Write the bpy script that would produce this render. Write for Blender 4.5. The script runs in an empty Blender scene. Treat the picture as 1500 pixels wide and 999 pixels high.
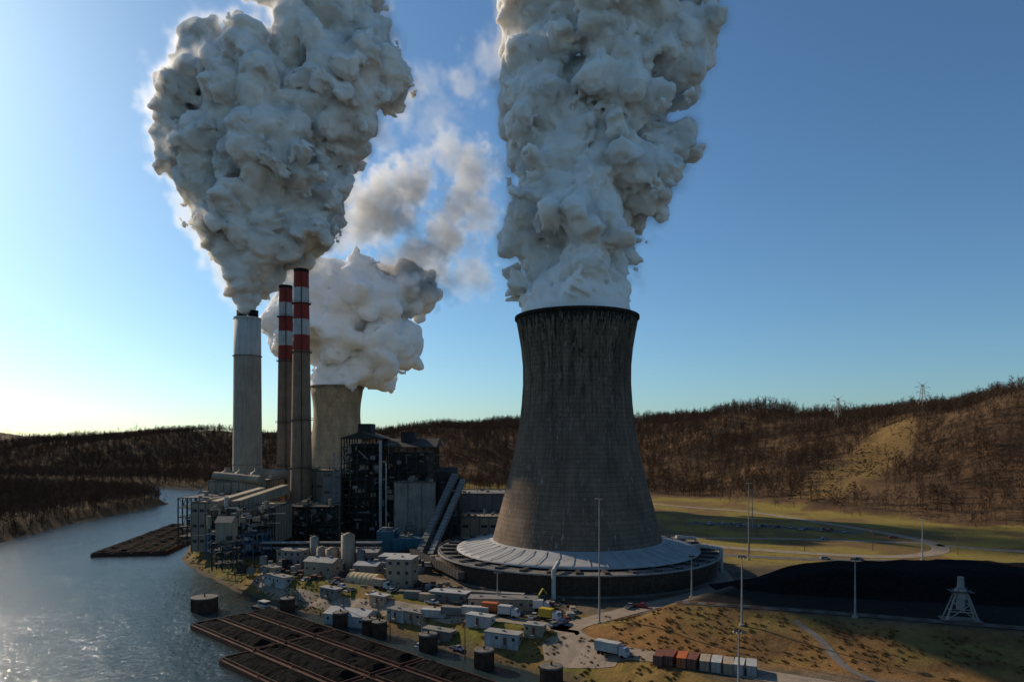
import bpy, math, random
import numpy as np
from mathutils import Vector, Matrix
random.seed(11); rng=np.random.default_rng(11)
scene=bpy.context.scene
COL=scene.collection
CAM_H=57.0
SUN_EL=math.radians(27.0); SUN_AZ=math.radians(-49.0)   # azimuth from +Y, negative = towards -X

# ------------------------------------------------------------------ materials
def nmat(name):
    m=bpy.data.materials.new(name); m.use_nodes=True
    nt=m.node_tree; nt.nodes.clear()
    out=nt.nodes.new('ShaderNodeOutputMaterial')
    return m,nt,out
def N(nt,t,**k):
    n=nt.nodes.new(t)
    for a,b in k.items(): setattr(n,a,b)
    return n
def mixc(nt,fac,a,b,mode='MIX'):
    n=N(nt,'ShaderNodeMix',data_type='RGBA',blend_type=mode)
    for s,v in ((n.inputs[0],fac),(n.inputs[6],a),(n.inputs[7],b)):
        if isinstance(v,bpy.types.NodeSocket): nt.links.new(v,s)
        elif isinstance(v,(tuple,list)): s.default_value=(*v[:3],1)
        else: s.default_value=v
    return n.outputs[2]
def math_(nt,op,a,b=None,c=None,clamp=False):
    n=N(nt,'ShaderNodeMath',operation=op); n.use_clamp=clamp
    for i,v in enumerate((a,b,c)):
        if v is None: continue
        if isinstance(v,bpy.types.NodeSocket): nt.links.new(v,n.inputs[i])
        else: n.inputs[i].default_value=v
    return n.outputs[0]
def ramp(nt,fac,lo,hi):
    n=N(nt,'ShaderNodeMapRange'); nt.links.new(fac,n.inputs[0]); n.inputs[1].default_value=lo; n.inputs[2].default_value=hi
    return n.outputs[0]
def noise_tex(nt,vec,scale,detail=4,rough=.55):
    n=N(nt,'ShaderNodeTexNoise'); n.inputs['Scale'].default_value=scale; n.inputs['Detail'].default_value=detail; n.inputs['Roughness'].default_value=rough
    if vec is not None: nt.links.new(vec,n.inputs['Vector'])
    return n.outputs['Fac']
def mat(name,c1,c2=None,scale=.5,rough=.8,metal=0,bump=0.0,streak=False,bscale=None,spec=.12):
    m,nt,out=nmat(name)
    c2=c2 or tuple(x*.6 for x in c1)
    tc=N(nt,'ShaderNodeTexCoord'); p=N(nt,'ShaderNodeBsdfPrincipled')
    vec=tc.outputs['Object']
    f=noise_tex(nt,vec,scale,5,.65); f=ramp(nt,f,.35,.65)
    col=mixc(nt,f,c1,c2)
    if streak:
        mp=N(nt,'ShaderNodeMapping'); mp.inputs['Scale'].default_value=(1.2,1.2,.06); nt.links.new(vec,mp.inputs[0])
        s=ramp(nt,noise_tex(nt,mp.outputs[0],1.0,4,.6),.45,.75)
        col=mixc(nt,math_(nt,'MULTIPLY',s,.6),col,tuple(x*.35 for x in c1))
    nt.links.new(col,p.inputs['Base Color']); p.inputs['Roughness'].default_value=rough; p.inputs['Metallic'].default_value=metal
    p.inputs['Specular IOR Level'].default_value=spec
    if bump:
        b=N(nt,'ShaderNodeBump'); b.inputs['Strength'].default_value=bump; b.inputs['Distance'].default_value=.3
        nt.links.new(noise_tex(nt,vec,bscale or scale*4,4,.6),b.inputs['Height']); nt.links.new(b.outputs[0],p.inputs['Normal'])
    nt.links.new(p.outputs[0],out.inputs[0])
    return m
def flatmat(name,c):
    m,nt,out=nmat(name); tc=N(nt,'ShaderNodeTexCoord'); d=N(nt,'ShaderNodeBsdfDiffuse')
    nt.links.new(mixc(nt,noise_tex(nt,tc.outputs['Object'],.6,1),c,tuple(x*.6 for x in c)),d.inputs[0]); nt.links.new(d.outputs[0],out.inputs[0]); return m

def shell_mat(name,base,dark,H=113,stain=1.0):
    m,nt,out=nmat(name)
    tc=N(nt,'ShaderNodeTexCoord'); p=N(nt,'ShaderNodeBsdfPrincipled')
    sp=N(nt,'ShaderNodeSeparateXYZ'); nt.links.new(tc.outputs['Object'],sp.inputs[0])
    ang=math_(nt,'ARCTAN2',sp.outputs[0],math_(nt,'MULTIPLY',sp.outputs[1],-1.0)); z=sp.outputs[2]
    def av(sa,sz):
        c=N(nt,'ShaderNodeCombineXYZ'); nt.links.new(math_(nt,'MULTIPLY',ang,sa),c.inputs[0]); nt.links.new(math_(nt,'MULTIPLY',z,sz),c.inputs[1]); return c.outputs[0]
    big=ramp(nt,noise_tex(nt,av(3,.05),1.0,6,.65),.38,.62)
    col=mixc(nt,big,base,tuple(x*.55 for x in base))
    lift=math_(nt,'FRACT',math_(nt,'MULTIPLY',z,1/1.9))
    ll=math_(nt,'LESS_THAN',lift,.14)
    col=mixc(nt,math_(nt,'MULTIPLY',ll,.4),col,dark)
    band=N(nt,'ShaderNodeTexWhiteNoise',noise_dimensions='1D'); nt.links.new(math_(nt,'FLOOR',math_(nt,'MULTIPLY',z,1/1.9)),band.inputs['W'])
    col=mixc(nt,math_(nt,'MULTIPLY',band.outputs['Value'],.35),col,tuple(x*.5 for x in base))
    vj=math_(nt,'LESS_THAN',math_(nt,'FRACT',math_(nt,'MULTIPLY',ang,60/math.pi)),.07)
    col=mixc(nt,math_(nt,'MULTIPLY',vj,.3),col,dark)
    s=ramp(nt,noise_tex(nt,av(14,.018),1.0,6,.7),.46,.62)
    hi=ramp(nt,z,H*.1,H*.8)
    col=mixc(nt,math_(nt,'MULTIPLY',math_(nt,'MULTIPLY',s,hi),.8*stain),col,dark)
    s2=noise_tex(nt,av(20,.14),1.0,6,.75)
    th=math_(nt,'ADD',s2,math_(nt,'MULTIPLY',math_(nt,'SUBTRACT',z,H-8),.03))
    col=mixc(nt,math_(nt,'MULTIPLY',ramp(nt,th,.53,.60),.9*stain),col,tuple(x*.3 for x in dark))
    s4=ramp(nt,noise_tex(nt,av(12,.10),1.0,7,.78),.53,.57)
    col=mixc(nt,math_(nt,'MULTIPLY',math_(nt,'MULTIPLY',s4,ramp(nt,z,H*.5,H*.9)),.9*stain),col,tuple(x*.4 for x in dark))
    s3=ramp(nt,noise_tex(nt,av(26,.18),1.3,5,.75),.57,.63)
    s3=math_(nt,'MULTIPLY',s3,ramp(nt,noise_tex(nt,av(3,.04),1.0,3,.6),.40,.58))
    col=mixc(nt,math_(nt,'MULTIPLY',s3,.65*stain),col,(.40,.37,.33))
    nt.links.new(col,p.inputs['Base Color']); p.inputs['Roughness'].default_value=.92; p.inputs['Specular IOR Level'].default_value=.1
    b=N(nt,'ShaderNodeBump'); b.inputs['Strength'].default_value=.6; b.inputs['Distance'].default_value=.25
    nt.links.new(math_(nt,'SUBTRACT',noise_tex(nt,tc.outputs['Object'],.8,5,.6),math_(nt,'MULTIPLY',ll,.5)),b.inputs['Height']); nt.links.new(b.outputs[0],p.inputs['Normal'])
    nt.links.new(p.outputs[0],out.inputs[0]); return m

M={}
M['shell']=shell_mat('weathered_concrete_shell',(.215,.155,.11),(.05,.038,.029))
M['shell2']=shell_mat('tan_concrete_shell',(.47,.35,.22),(.22,.165,.11),114,.4)
M['concrete']=mat('concrete',(.32,.285,.24),(.21,.188,.16),.15,.9,0,.2,True)
M['concrete_d']=mat('dark_concrete',(.17,.152,.13),(.10,.09,.08),.15,.9,0,.2,True)
M['white']=mat('white_paint',(.45,.435,.40),(.30,.29,.27),.3,.6,0,0,True)
M['roofw']=mat('pale_roof',(.36,.355,.34),(.25,.247,.24),.2,.7)
M['skirt']=mat('skirt_roofing',(.36,.355,.345),(.26,.257,.25),.1,.75)
M['steel']=mat('dark_steel',(.055,.048,.043),(.03,.027,.025),.4,.6,0)
M['rust']=mat('rusty_steel',(.12,.06,.04),(.05,.03,.022),.5,.85,0,.3)
M['dark']=mat('dark_cladding',(.06,.053,.048),(.035,.032,.03),.15,.7,0,0,True)
M['grey']=mat('grey_cladding',(.21,.195,.175),(.15,.14,.125),.12,.7,0,0,True)
M['tan']=mat('tan_cladding',(.37,.29,.20),(.25,.195,.14),.12,.7,0,0,True)
M['galv']=mat('galvanised_metal',(.29,.275,.255),(.19,.182,.17),.3,.6,0)
M['teal']=mat('teal_cladding',(.035,.13,.16),(.03,.10,.12),.3,.6,0,0,True)
M['blue']=mat('blue_paint',(.05,.12,.20),(.04,.08,.14),.3,.6)
M['red']=mat('red_band_paint',(.34,.05,.035),(.24,.045,.035),.3,.7,0,0,True)
M['chimw']=mat('white_band_paint',(.56,.53,.49),(.42,.40,.37),.3,.8,0,0,True)
M['chimney']=mat('chimney_concrete',(.31,.20,.13),(.22,.145,.095),.15,.9,0,.1,True)
M['stack']=mat('stack_concrete',(.40,.34,.26),(.31,.265,.205),.12,.9,0,.1,True)
M['stackw']=mat('stack_upper_paint',(.58,.55,.50),(.48,.46,.42),.12,.8,0,0,True)
M['black']=mat('black_soot',(.012,.012,.012),(.02,.02,.02),1,.8)
M['louvre']=mat('louvre_boards',(.11,.075,.054),(.06,.043,.032),.6,.85)
M['glass']=mat('window_glass',(.02,.025,.03),(.03,.035,.04),1,.15,spec=.5)
M['asphalt']=mat('asphalt',(.13,.115,.10),(.08,.073,.065),.25,.95,0,.3,False,6,.1)
M['gravelroad']=mat('gravel_road',(.29,.23,.17),(.19,.15,.115),.22,.95,0,.4,False,5,.1)
M['line']=mat('road_paint',(.5,.5,.45),(.33,.33,.3),1.5,.8)
M['yline']=mat('yellow_road_paint',(.5,.36,.08),(.35,.25,.06),1.5,.8)
M['coal']=mat('coal',(.011,.0105,.0105),(.004,.004,.004),.8,.98,0,1.0,False,2.2,.03)
M['barge']=mat('barge_rust',(.11,.05,.035),(.05,.028,.022),.35,.85,0,.2)
M['tyre']=mat('tyre_rubber',(.015,.015,.015),(.02,.02,.02),1,.9)
M['bark']=flatmat('bare_branches',(.095,.058,.038))
M['barkp']=flatmat('pale_branches',(.145,.10,.072))
M['shrub']=flatmat('dry_shrub',(.19,.112,.046))
M['pole']=flatmat('pole_timber',(.12,.085,.06))
M['yellow']=mat('yellow_paint',(.45,.3,.04),(.36,.24,.03),1,.6)
M['orange']=mat('orange_paint',(.42,.11,.03),(.34,.09,.03),1,.6)
M['brown']=mat('brown_paint',(.17,.06,.04),(.12,.05,.035),1,.7)
M['quonset']=mat('tan_fabric',(.42,.33,.19),(.34,.27,.16),.4,.7)
for i,c in enumerate([(.5,.5,.5),(.03,.03,.035),(.25,.26,.28),(.35,.04,.03),(.05,.09,.2),(.36,.34,.3)]):
    M['car%d'%i]=mat('car_paint_%d'%i,c,tuple(x*.9 for x in c),1,.3,.2,spec=.5)

# ------------------------------------------------------------------ mesh builder
class MB:
    def __init__(s,name): s.name=name; s.parts={}; s.cur=None
    def part(s,n,m):
        s.cur=s.parts.setdefault(n,dict(v=[],f=[],m=M[m],s=[])); return s
    def add(s,vs,fs,smooth=False):
        o=len(s.cur['v']); s.cur['v'].extend(vs)
        for f in fs: s.cur['f'].append([i+o for i in f]); s.cur['s'].append(smooth)
    def box(s,x0,x1,y0,y1,z0,z1):
        s.add([(x0,y0,z0),(x1,y0,z0),(x1,y1,z0),(x0,y1,z0),(x0,y0,z1),(x1,y0,z1),(x1,y1,z1),(x0,y1,z1)],
              [(0,3,2,1),(4,5,6,7),(0,1,5,4),(1,2,6,5),(2,3,7,6),(3,0,4,7)])
    def beam(s,a,b,w,h=None):
        h=h or w; a=Vector(a); b=Vector(b); d=(b-a)
        if d.length<1e-6: return
        d.normalize(); up=Vector((0,0,1)) if abs(d.z)<.95 else Vector((1,0,0))
        r=d.cross(up).normalized()*(w/2); u=r.cross(d).normalized()*(h/2)
        vs=[tuple(p+q) for p in (a,b) for q in (-r-u,r-u,r+u,-r+u)]
        s.add(vs,[(0,1,2,3),(7,6,5,4),(0,4,5,1),(1,5,6,2),(2,6,7,3),(3,7,4,0)])
    def tube(s,a,b,r,r2=None,n=10):
        r2=r if r2 is None else r2; a=Vector(a); b=Vector(b); d=(b-a).normalized()
        up=Vector((0,0,1)) if abs(d.z)<.95 else Vector((1,0,0)); e=d.cross(up).normalized(); g=e.cross(d)
        vs=[tuple(p+(e*math.cos(t)+g*math.sin(t))*rr) for p,rr in ((a,r),(b,r2)) for t in [2*math.pi*i/n for i in range(n)]]
        s.add(vs,[(i,(i+1)%n,n+(i+1)%n,n+i) for i in range(n)],True)
        s.add([vs[i] for i in range(n)],[tuple(range(n))]); s.add([vs[n+i] for i in range(n)],[tuple(reversed(range(n)))])
    def lathe(s,cx,cy,prof,n=48,smooth=True):
        vs=[(cx+r*math.cos(2*math.pi*i/n),cy+r*math.sin(2*math.pi*i/n),z) for r,z in prof for i in range(n)]
        s.add(vs,[(k*n+i,k*n+(i+1)%n,(k+1)*n+(i+1)%n,(k+1)*n+i) for k in range(len(prof)-1) for i in range(n)],smooth)
    def gable(s,x0,x1,y0,y1,z,h,along='x',o=.4):
        x0-=o;x1+=o;y0-=o;y1+=o
        if along=='x':
            ym=(y0+y1)/2; vs=[(x0,y0,z),(x1,y0,z),(x1,y1,z),(x0,y1,z),(x0,ym,z+h),(x1,ym,z+h)]
            s.add(vs,[(0,1,5,4),(2,3,4,5),(0,4,3),(1,2,5),(0,3,2,1)])
        else:
            xm=(x0+x1)/2; vs=[(x0,y0,z),(x1,y0,z),(x1,y1,z),(x0,y1,z),(xm,y0,z+h),(xm,y1,z+h)]
            s.add(vs,[(0,1,4),(1,2,5,4),(2,3,5),(3,0,4,5),(0,3,2,1)])
    def build(s,loc=(0,0,0),rz=0,single=False,sc=1):
        def mk(nm,parts):
            v=[];f=[];mi=[];sm=[]
            for k,p in enumerate(parts):
                o=len(v); v+=p['v']; f+=[[i+o for i in q] for q in p['f']]; mi+=[k]*len(p['f']); sm+=p['s']
            me=bpy.data.meshes.new(nm); me.from_pydata(v,[],f)
            for p in parts: me.materials.append(p['m'])
            me.polygons.foreach_set('material_index',mi); me.polygons.foreach_set('use_smooth',sm); me.update()
            ob=bpy.data.objects.new(nm,me); COL.objects.link(ob); return ob
        parts={k:p for k,p in s.parts.items() if p['f']}
        if single: root=mk(s.name,list(parts.values()))
        else:
            root=bpy.data.objects.new(s.name,None); COL.objects.link(root)
            for nm,p in parts.items():
                c=mk(nm,[p]); c.parent=root
        root.location=loc; root.rotation_euler=(0,0,rz); root.scale=(sc,sc,sc)
        return root

# ------------------------------------------------------------------ terrain function
def h2(ix,iy,seed):
    v=np.sin(ix*127.1+iy*311.7+seed*74.7)*43758.5453; return v-np.floor(v)
def vn(x,y,seed=0):
    ix=np.floor(x); iy=np.floor(y); fx=x-ix; fy=y-iy; fx=fx*fx*(3-2*fx); fy=fy*fy*(3-2*fy)
    return (h2(ix,iy,seed)*(1-fx)+h2(ix+1,iy,seed)*fx)*(1-fy)+(h2(ix,iy+1,seed)*(1-fx)+h2(ix+1,iy+1,seed)*fx)*fy
def fbm(x,y,size,o=4,seed=0):
    t=0;a=.5;s=0
    for k in range(o): t=t+a*vn(x/size*2**k,y/size*2**k,seed+k); s+=a; a*=.5
    return t/s
def sstep(a,b,x): t=np.clip((x-a)/(b-a),0,1); return t*t*(3-2*t)
def sdpoly(x,y,poly):
    x=np.asarray(x,float); y=np.asarray(y,float); d=np.full(x.shape,1e18); ins=np.zeros(x.shape,bool); n=len(poly)
    for i in range(n):
        ax,ay=poly[i]; bx,by=poly[(i+1)%n]; ex,ey=bx-ax,by-ay
        t=np.clip(((x-ax)*ex+(y-ay)*ey)/(ex*ex+ey*ey),0,1); d=np.minimum(d,(x-ax-t*ex)**2+(y-ay-t*ey)**2)
        if ey!=0:
            c=((ay>y)!=(by>y))&(x<ex*(y-ay)/ey+ax); ins^=c
    d=np.sqrt(d); return np.where(ins,-d,d)
RIVER=[(200,-300),(70,100),(13,184),(-10,203),(-44,232),(-84,262),(-116,291),(-146,325),(-177,367),(-200,420),(-228,520),(-258,700),(-290,820),(-380,890),(-520,970),(-1400,1180),
 (-1400,1050),(-600,860),(-430,790),(-350,699),(-346,607),(-343,528),(-325,433),(-320,300),(-330,100),(-360,-300)]
VALLEY=[(-520,-300),(-520,430),(-600,700),(-1500,900),(-1500,1250),(-520,1080),(-230,960),(40,860),(150,700),(222,580),(285,480),(335,410),(420,340),(700,250),(1000,-300)]
EMB=[(50,212),(90,200),(137,182),(400,90),(900,100),(700,230),(330,270),(280,285),(110,262),(76,238)]
CLEAR=[(240,590),(270,560),(300,580),(345,620),(400,675),(410,720),(360,700),(305,660),(260,620)]
def tz(x,y):
    x=np.asarray(x,float); y=np.asarray(y,float)
    sd=sdpoly(x,y,RIVER)+ (fbm(x,y,14,3,5)-.5)*5
    z=np.where(sd<0,-8-np.minimum(-sd*.4,5),-8+8*sstep(0,15,sd))
    e=sdpoly(x,y,EMB); front=sstep(0,14,(232-.38*x)-y); W=13+17*front
    z=z+6*(1-sstep(0,1,np.clip(e,0,None)/W))*(x>20)
    z=z+np.where(e<0,0,1)*(fbm(x,y,9,3,9)-.5)*1.6*front*(1-sstep(0,1,np.clip(e,0,None)/W))*(x>20)
    v=sdpoly(x,y,VALLEY)+(fbm(x,y,90,3,21)-.5)*50*(y>420)
    v=np.clip(v,0,None)
    Hm=60+28*sstep(-500,0,x)+ 16*sstep(300,500,x)*sstep(1400,500,y)
    hill=Hm*sstep(0,1,v/330.)**.8
    a=sstep(20,260,v)
    spur=(fbm(x,y,160,4,33)-.5)*46*a*sstep(-700,100,x)+(fbm(x,y,420,4,35)-.5)*80*a*sstep(100,-700,x)
    far=sstep(1200,4000,np.hypot(x,y))
    z=z+hill+spur-far*22*sstep(-500,500,x)
    return z
def tz1(x,y): return float(tz(np.array([x]),np.array([y]))[0])

def axis(segs):
    out=[segs[0][0]]
    for a,b,st in segs:
        n=max(1,int(round((b-a)/st))); out+=list(np.linspace(a,b,n+1)[1:])
    return np.array(out)
xs=axis([(-9000,-3000,600),(-3000,-1200,60),(-1200,-450,15),(-450,-230,6),(-230,330,2.5),(330,620,5),(620,1300,15),(1300,3000,60),(3000,9000,600)])
ys=axis([(-400,60,40),(60,140,8),(140,420,2.5),(420,900,5),(900,1500,12),(1500,3000,50),(3000,12000,600)])
X,Y=np.meshgrid(xs,ys); Z=tz(X,Y)
nx,ny=len(xs),len(ys)
verts=np.stack([X.ravel(),Y.ravel(),Z.ravel()],1)
i=np.arange((nx-1)*(ny-1)); r=i//(nx-1); c=i%(nx-1); a=r*nx+c
faces=np.stack([a,a+1,a+nx+1,a+nx],1)
me=bpy.data.meshes.new('ground'); me.vertices.add(len(verts)); me.vertices.foreach_set('co',verts.ravel())
me.loops.add(faces.size); me.loops.foreach_set('vertex_index',faces.ravel().astype(np.int32))
me.polygons.add(len(faces)); me.polygons.foreach_set('loop_start',(np.arange(len(faces))*4).astype(np.int32)); me.polygons.foreach_set('loop_total',np.full(len(faces),4,np.int32))
me.update(calc_edges=True); me.polygons.foreach_set('use_smooth',np.ones(len(faces),bool))
def lerp(a,b,t): return a*(1-t[...,None])+np.array(b)*t[...,None]
def zonecol(X,Y):
    sd=sdpoly(X,Y,RIVER); v=sdpoly(X,Y,VALLEY); e=sdpoly(X,Y,EMB); cl=sdpoly(X,Y,CLEAR)
    n=fbm(X,Y,22,4,3); n2=fbm(X,Y,7,3,8)
    C=np.zeros(X.shape+(3,))+np.array((.155,.12,.088))
    C=lerp(C,(.10,.08,.06),sstep(.45,.65,n2))
    lawn=sstep(0,12,X-95+ (n-.5)*10)*sstep(300,325,Y); lawn=np.maximum(lawn,sstep(520,560,Y))
    C=lerp(C,(.24,.185,.055),lawn)
    C=lerp(C,(.18,.12,.055),lawn*sstep(.45,.62,n))
    bank=1-sstep(15,22,sd+(n2-.5)*10); C=lerp(C,(.15,.13,.035),bank)
    C=lerp(C,(.21,.135,.05),bank*sstep(.45,.6,n2)); C=lerp(C,(.10,.08,.06),1-sstep(1.5,4.5,sd+(n2-.5)*3))
    C=lerp(C,(.10,.07,.04),sstep(-300,-330,X)*sstep(0,4,sd))
    front=sstep(0,8,(236-.38*X)-Y)*(1-sstep(31,38,e))*(X>22)
    C=lerp(C,(.24,.13,.052),front); C=lerp(C,(.19,.135,.048),front*sstep(.5,.68,n)); C=lerp(C,(.15,.088,.042),front*sstep(.55,.7,n2))
    top=(1-sstep(-3,1,e))*(X>20); C=lerp(C,(.022,.019,.017),top)
    hl=sstep(-6,14,v+(n-.5)*30); C=lerp(C,(.10,.062,.039),hl); C=lerp(C,(.14,.088,.05),hl*sstep(.45,.7,fbm(X,Y,60,4,12)))
    C=lerp(C,(.185,.12,.052),(1-sstep(-10,10,cl+(n-.5)*34))*hl)
    return C
C=zonecol(X,Y).reshape(-1,3)
ca=me.color_attributes.new('zone','FLOAT_COLOR','POINT'); ca.data.foreach_set('color',np.concatenate([C,np.ones((len(C),1))],1).ravel())
g=bpy.data.objects.new('ground',me); COL.objects.link(g)
m,nt,out=nmat('ground_soil_grass'); p=N(nt,'ShaderNodeBsdfPrincipled'); at=N(nt,'ShaderNodeVertexColor',layer_name='zone'); tc=N(nt,'ShaderNodeTexCoord')
o=tc.outputs['Object']; f1=ramp(nt,noise_tex(nt,o,.35,8,.7),.3,.7); f2=ramp(nt,noise_tex(nt,o,.045,5,.6),.35,.65)
c1=mixc(nt,math_(nt,'MULTIPLY',f1,.75),at.outputs[0],mixc(nt,1.0,at.outputs[0],(.38,.38,.34),'MULTIPLY'))
c1=mixc(nt,math_(nt,'MULTIPLY',f2,.45),c1,mixc(nt,1.0,c1,(1.5,1.4,1.2),'MULTIPLY'))
nt.links.new(c1,p.inputs['Base Color']); p.inputs['Roughness'].default_value=.98; p.inputs['Specular IOR Level'].default_value=.05
b=N(nt,'ShaderNodeBump'); b.inputs['Strength'].default_value=.8; b.inputs['Distance'].default_value=.5; nt.links.new(noise_tex(nt,o,.9,6,.7),b.inputs['Height']); nt.links.new(b.outputs[0],p.inputs['Normal'])
nt.links.new(p.outputs[0],out.inputs[0]); me.materials.append(m)

# river
m,nt,out=nmat('river_water'); p=N(nt,'ShaderNodeBsdfPrincipled'); tc=N(nt,'ShaderNodeTexCoord')
p.inputs['Base Color'].default_value=(.022,.036,.038,1); p.inputs['Roughness'].default_value=.12; p.inputs['IOR'].default_value=1.33
mp=N(nt,'ShaderNodeMapping'); mp.inputs['Rotation'].default_value=(0,0,.5); mp.inputs['Scale'].default_value=(1,.45,1); nt.links.new(tc.outputs['Object'],mp.inputs[0])
hh=math_(nt,'ADD',noise_tex(nt,mp.outputs[0],.7,5,.65),math_(nt,'MULTIPLY',noise_tex(nt,mp.outputs[0],.06,4,.6),2.5))
b=N(nt,'ShaderNodeBump'); b.inputs['Strength'].default_value=.8; b.inputs['Distance'].default_value=.8; nt.links.new(hh,b.inputs['Height']); nt.links.new(b.outputs[0],p.inputs['Normal'])
nt.links.new(p.outputs[0],out.inputs[0])
me=bpy.data.meshes.new('river'); me.from_pydata([(-1600,-350,-8),(260,-350,-8),(260,150,-8),(260,1250,-8),(-1600,1250,-8)],[],[(0,1,2,3,4)]); me.materials.append(m)
COL.objects.link(bpy.data.objects.new('river',me))

# ------------------------------------------------------------------ roads
def smooth_path(pts,step=3):
    P=[Vector(p) for p in pts]; out=[]
    for i in range(len(P)-1):
        p0=P[max(i-1,0)];p1=P[i];p2=P[i+1];p3=P[min(i+2,len(P)-1)]
        n=max(2,int((p2-p1).length/step))
        for k in range(n):
            t=k/n; out.append(.5*((2*p1)+(p2-p0)*t+(2*p0-5*p1+4*p2-p3)*t*t+(3*p1-p0-3*p2+p3)*t**3))
    out.append(P[-1]); return out
def ribbon(name,pts,w,matn,lift=.12,offs=None,dash=None,ncross=6,smooth=True):
    S=smooth_path([(p[0],p[1]) for p in pts]); v=[];f=[]
    for i,q in enumerate(S):
        d=(S[min(i+1,len(S)-1)]-S[max(i-1,0)]).normalized(); nrm=Vector((-d.y,d.x))
        for k in range(ncross+1):
            o=(offs or 0)+w*(k/ncross-.5); a=q+nrm*o; v.append((a.x,a.y))
    A=np.array(v); zz=tz(A[:,0],A[:,1]); 
    V=[(x,y,z+lift) for (x,y),z in zip(v,zz)]; n=ncross+1
    for i in range(len(S)-1):
        if dash and (i%dash[1])>=dash[0]: continue
        for k in range(ncross): f.append((i*n+k,i*n+k+1,(i+1)*n+k+1,(i+1)*n+k))
    me=bpy.data.meshes.new(name); me.from_pydata(V,[],f); me.materials.append(M[matn]); me.update()
    ob=bpy.data.objects.new(name,me); COL.objects.link(ob); return ob
def road(pts,w,matn='asphalt',marks=True,name='road'):
    r=ribbon(name,pts,w,matn)
    if marks:
        for nm,o_,mm,da in (('centre_line',0,'yline',(2,4)),('edge_line_a',w/2-.4,'line',None),('edge_line_b',-w/2+.4,'line',None)):
            k=ribbon(nm,pts,.22,mm,.15,o_,da,1); k.parent=r
    return r
road([(90,300),(84,272),(66,250),(50.5,238),(28.5,219),(17,206),(22,192),(36,181),(52.7,170),(69,161),(95,145),(140,120)],8,'gravelroad',False,'access_road')
road([(17,206),(4,214),(-14,224),(-40,240),(-66,258),(-90,275),(-112,300)],6,'gravelroad',False,'access_road')
road([(17,206),(14,196),(30,184)],10,'gravelroad',False,'access_road')
road([(100,640),(125,613),(160,575),(190,543),(214,475),(232,407),(231,372),(214,346),(179,335),(120,360),(100,380)],8,'gravelroad',True)
road([(95,345),(130,331),(180,322),(225,312),(262,318),(300,335),(380,330)],8,'asphalt',True)
road([(231,372),(262,350),(300,345),(350,350)],8,'gravelroad',False)
road([(120,470),(150,462),(190,440),(215,420)],16,'asphalt',False,'car_park')
road([(95,400),(120,398),(160,395),(200,385),(228,380)],7,'gravelroad',False)
road([(82,198),(84,185),(84,170),(87,155)],2.2,'concrete_d',False,'path')

# railway on embankment
RP=[(52,216),(90,203.5),(137,186),(200,163),(330,118)]
tr=ribbon('railway_track',RP,4.2,'asphalt',.15)
for o_ in (-.75,.75):
    k=ribbon('rail',RP,.16,'rust',.42,o_,None,1); k.parent=tr
k=ribbon('sleepers',RP,2.6,'rust',.25,0,(1,2),1); k.parent=tr

# ------------------------------------------------------------------ cooling towers
def cooling_tower(x,y,mt,basin=True,H=112,n=96):
    b=MB('cooling_tower'); 
    prof=[(37.8,12.2),(36.6,17),(34.6,25),(32.2,34),(29.8,43),(27.6,53),(25.8,63),(24.7,73),(24.1,82),(24.15,90),(24.9,98),(26.1,105),(27.2,H-1)]
    b.part('shell',mt); b.lathe(0,0,prof+[(26.6,H-1)]+[(r-.9,z) for r,z in reversed(prof[:-1])],n)
    b.part('rim',mt); b.lathe(0,0,[(27.25,H-1.4),(27.75,H-1.2),(27.75,H),(26.4,H),(26.4,H-1)],n,False)
    if basin:
        b.part('skirt_roof','skirt'); b.lathe(0,0,[(37.2,13.4),(39,12.9),(43,11.6),(50,10.2),(53.5,9.8),(53.5,9.2)],n)
        for k in range(48):
            t=2*math.pi*k/48; c,s_=math.cos(t),math.sin(t)
            b.beam((39*c,39*s_,13.0),(53*c,53*s_,10.0),.18,.22)
        b.part('deck','concrete_d'); b.lathe(0,0,[(53.3,8.5),(61,8.7)],n,False)
        b.part('parapet','galv'); b.lathe(0,0,[(61.0,8.2),(61.9,8.2),(61.9,8.75),(61.3,8.75),(61.3,8.4)],n,False)
        for k in range(120):
            t=2*math.pi*k/120; c,s_=math.cos(t),math.sin(t); b.beam((61.6*c,61.6*s_,8.7),(61.6*c,61.6*s_,9.9),.07)
        b.lathe(0,0,[(61.55,9.85),(61.65,9.85),(61.65,9.95),(61.55,9.95)],n,False)
        b.part('deck_partitions','dark')
        for k in range(36):
            t=2*math.pi*(k+.5)/36; c,s_=math.cos(t),math.sin(t); b.beam((54*c,54*s_,9.0),(60.6*c,60.6*s_,9.0),1.6,1.0)
        b.part('inner_fill','louvre'); b.lathe(0,0,[(57.2,0),(59.4,8.2)],n)
        b.part('louvres','louvre')
        for k in range(15):
            z=.4+k*.55; r=58.9+z*.30
            b.lathe(0,0,[(r-.7,z+.3),(r+.15,z-.05),(r+.12,z+.10),(r-.7,z+.42)],n,False)
        b.part('louvre_posts','rust')
        for k in range(90):
            t=2*math.pi*k/90; c,s_=math.cos(t),math.sin(t); b.beam((58.7*c,58.7*s_,0),(61.35*c,61.35*s_,8.4),.28,.4)
        b.part('kerb_wall','concrete_d'); b.lathe(0,0,[(60.5,-1),(60.5,.8),(59.5,.8)],n,False)
        b.part('riser_pipe','white')
        for t in (math.radians(-103),math.radians(20),math.radians(-10)):
            c,s_=math.cos(t),math.sin(t)
            b.tube((62.4*c,62.4*s_,0),(62.4*c,62.4*s_,10.6),.8,n=14); b.tube((62.4*c,62.4*s_,10.2),(52*c,52*s_,11.4),.8,n=14)
    else:
        b.part('basin_wall','tan'); b.lathe(0,0,[(52,-1),(54,9),(50,10),(38,13)],n,False)
    return b.build((x,y,0))
cooling_tower(29,306,'shell')
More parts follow.
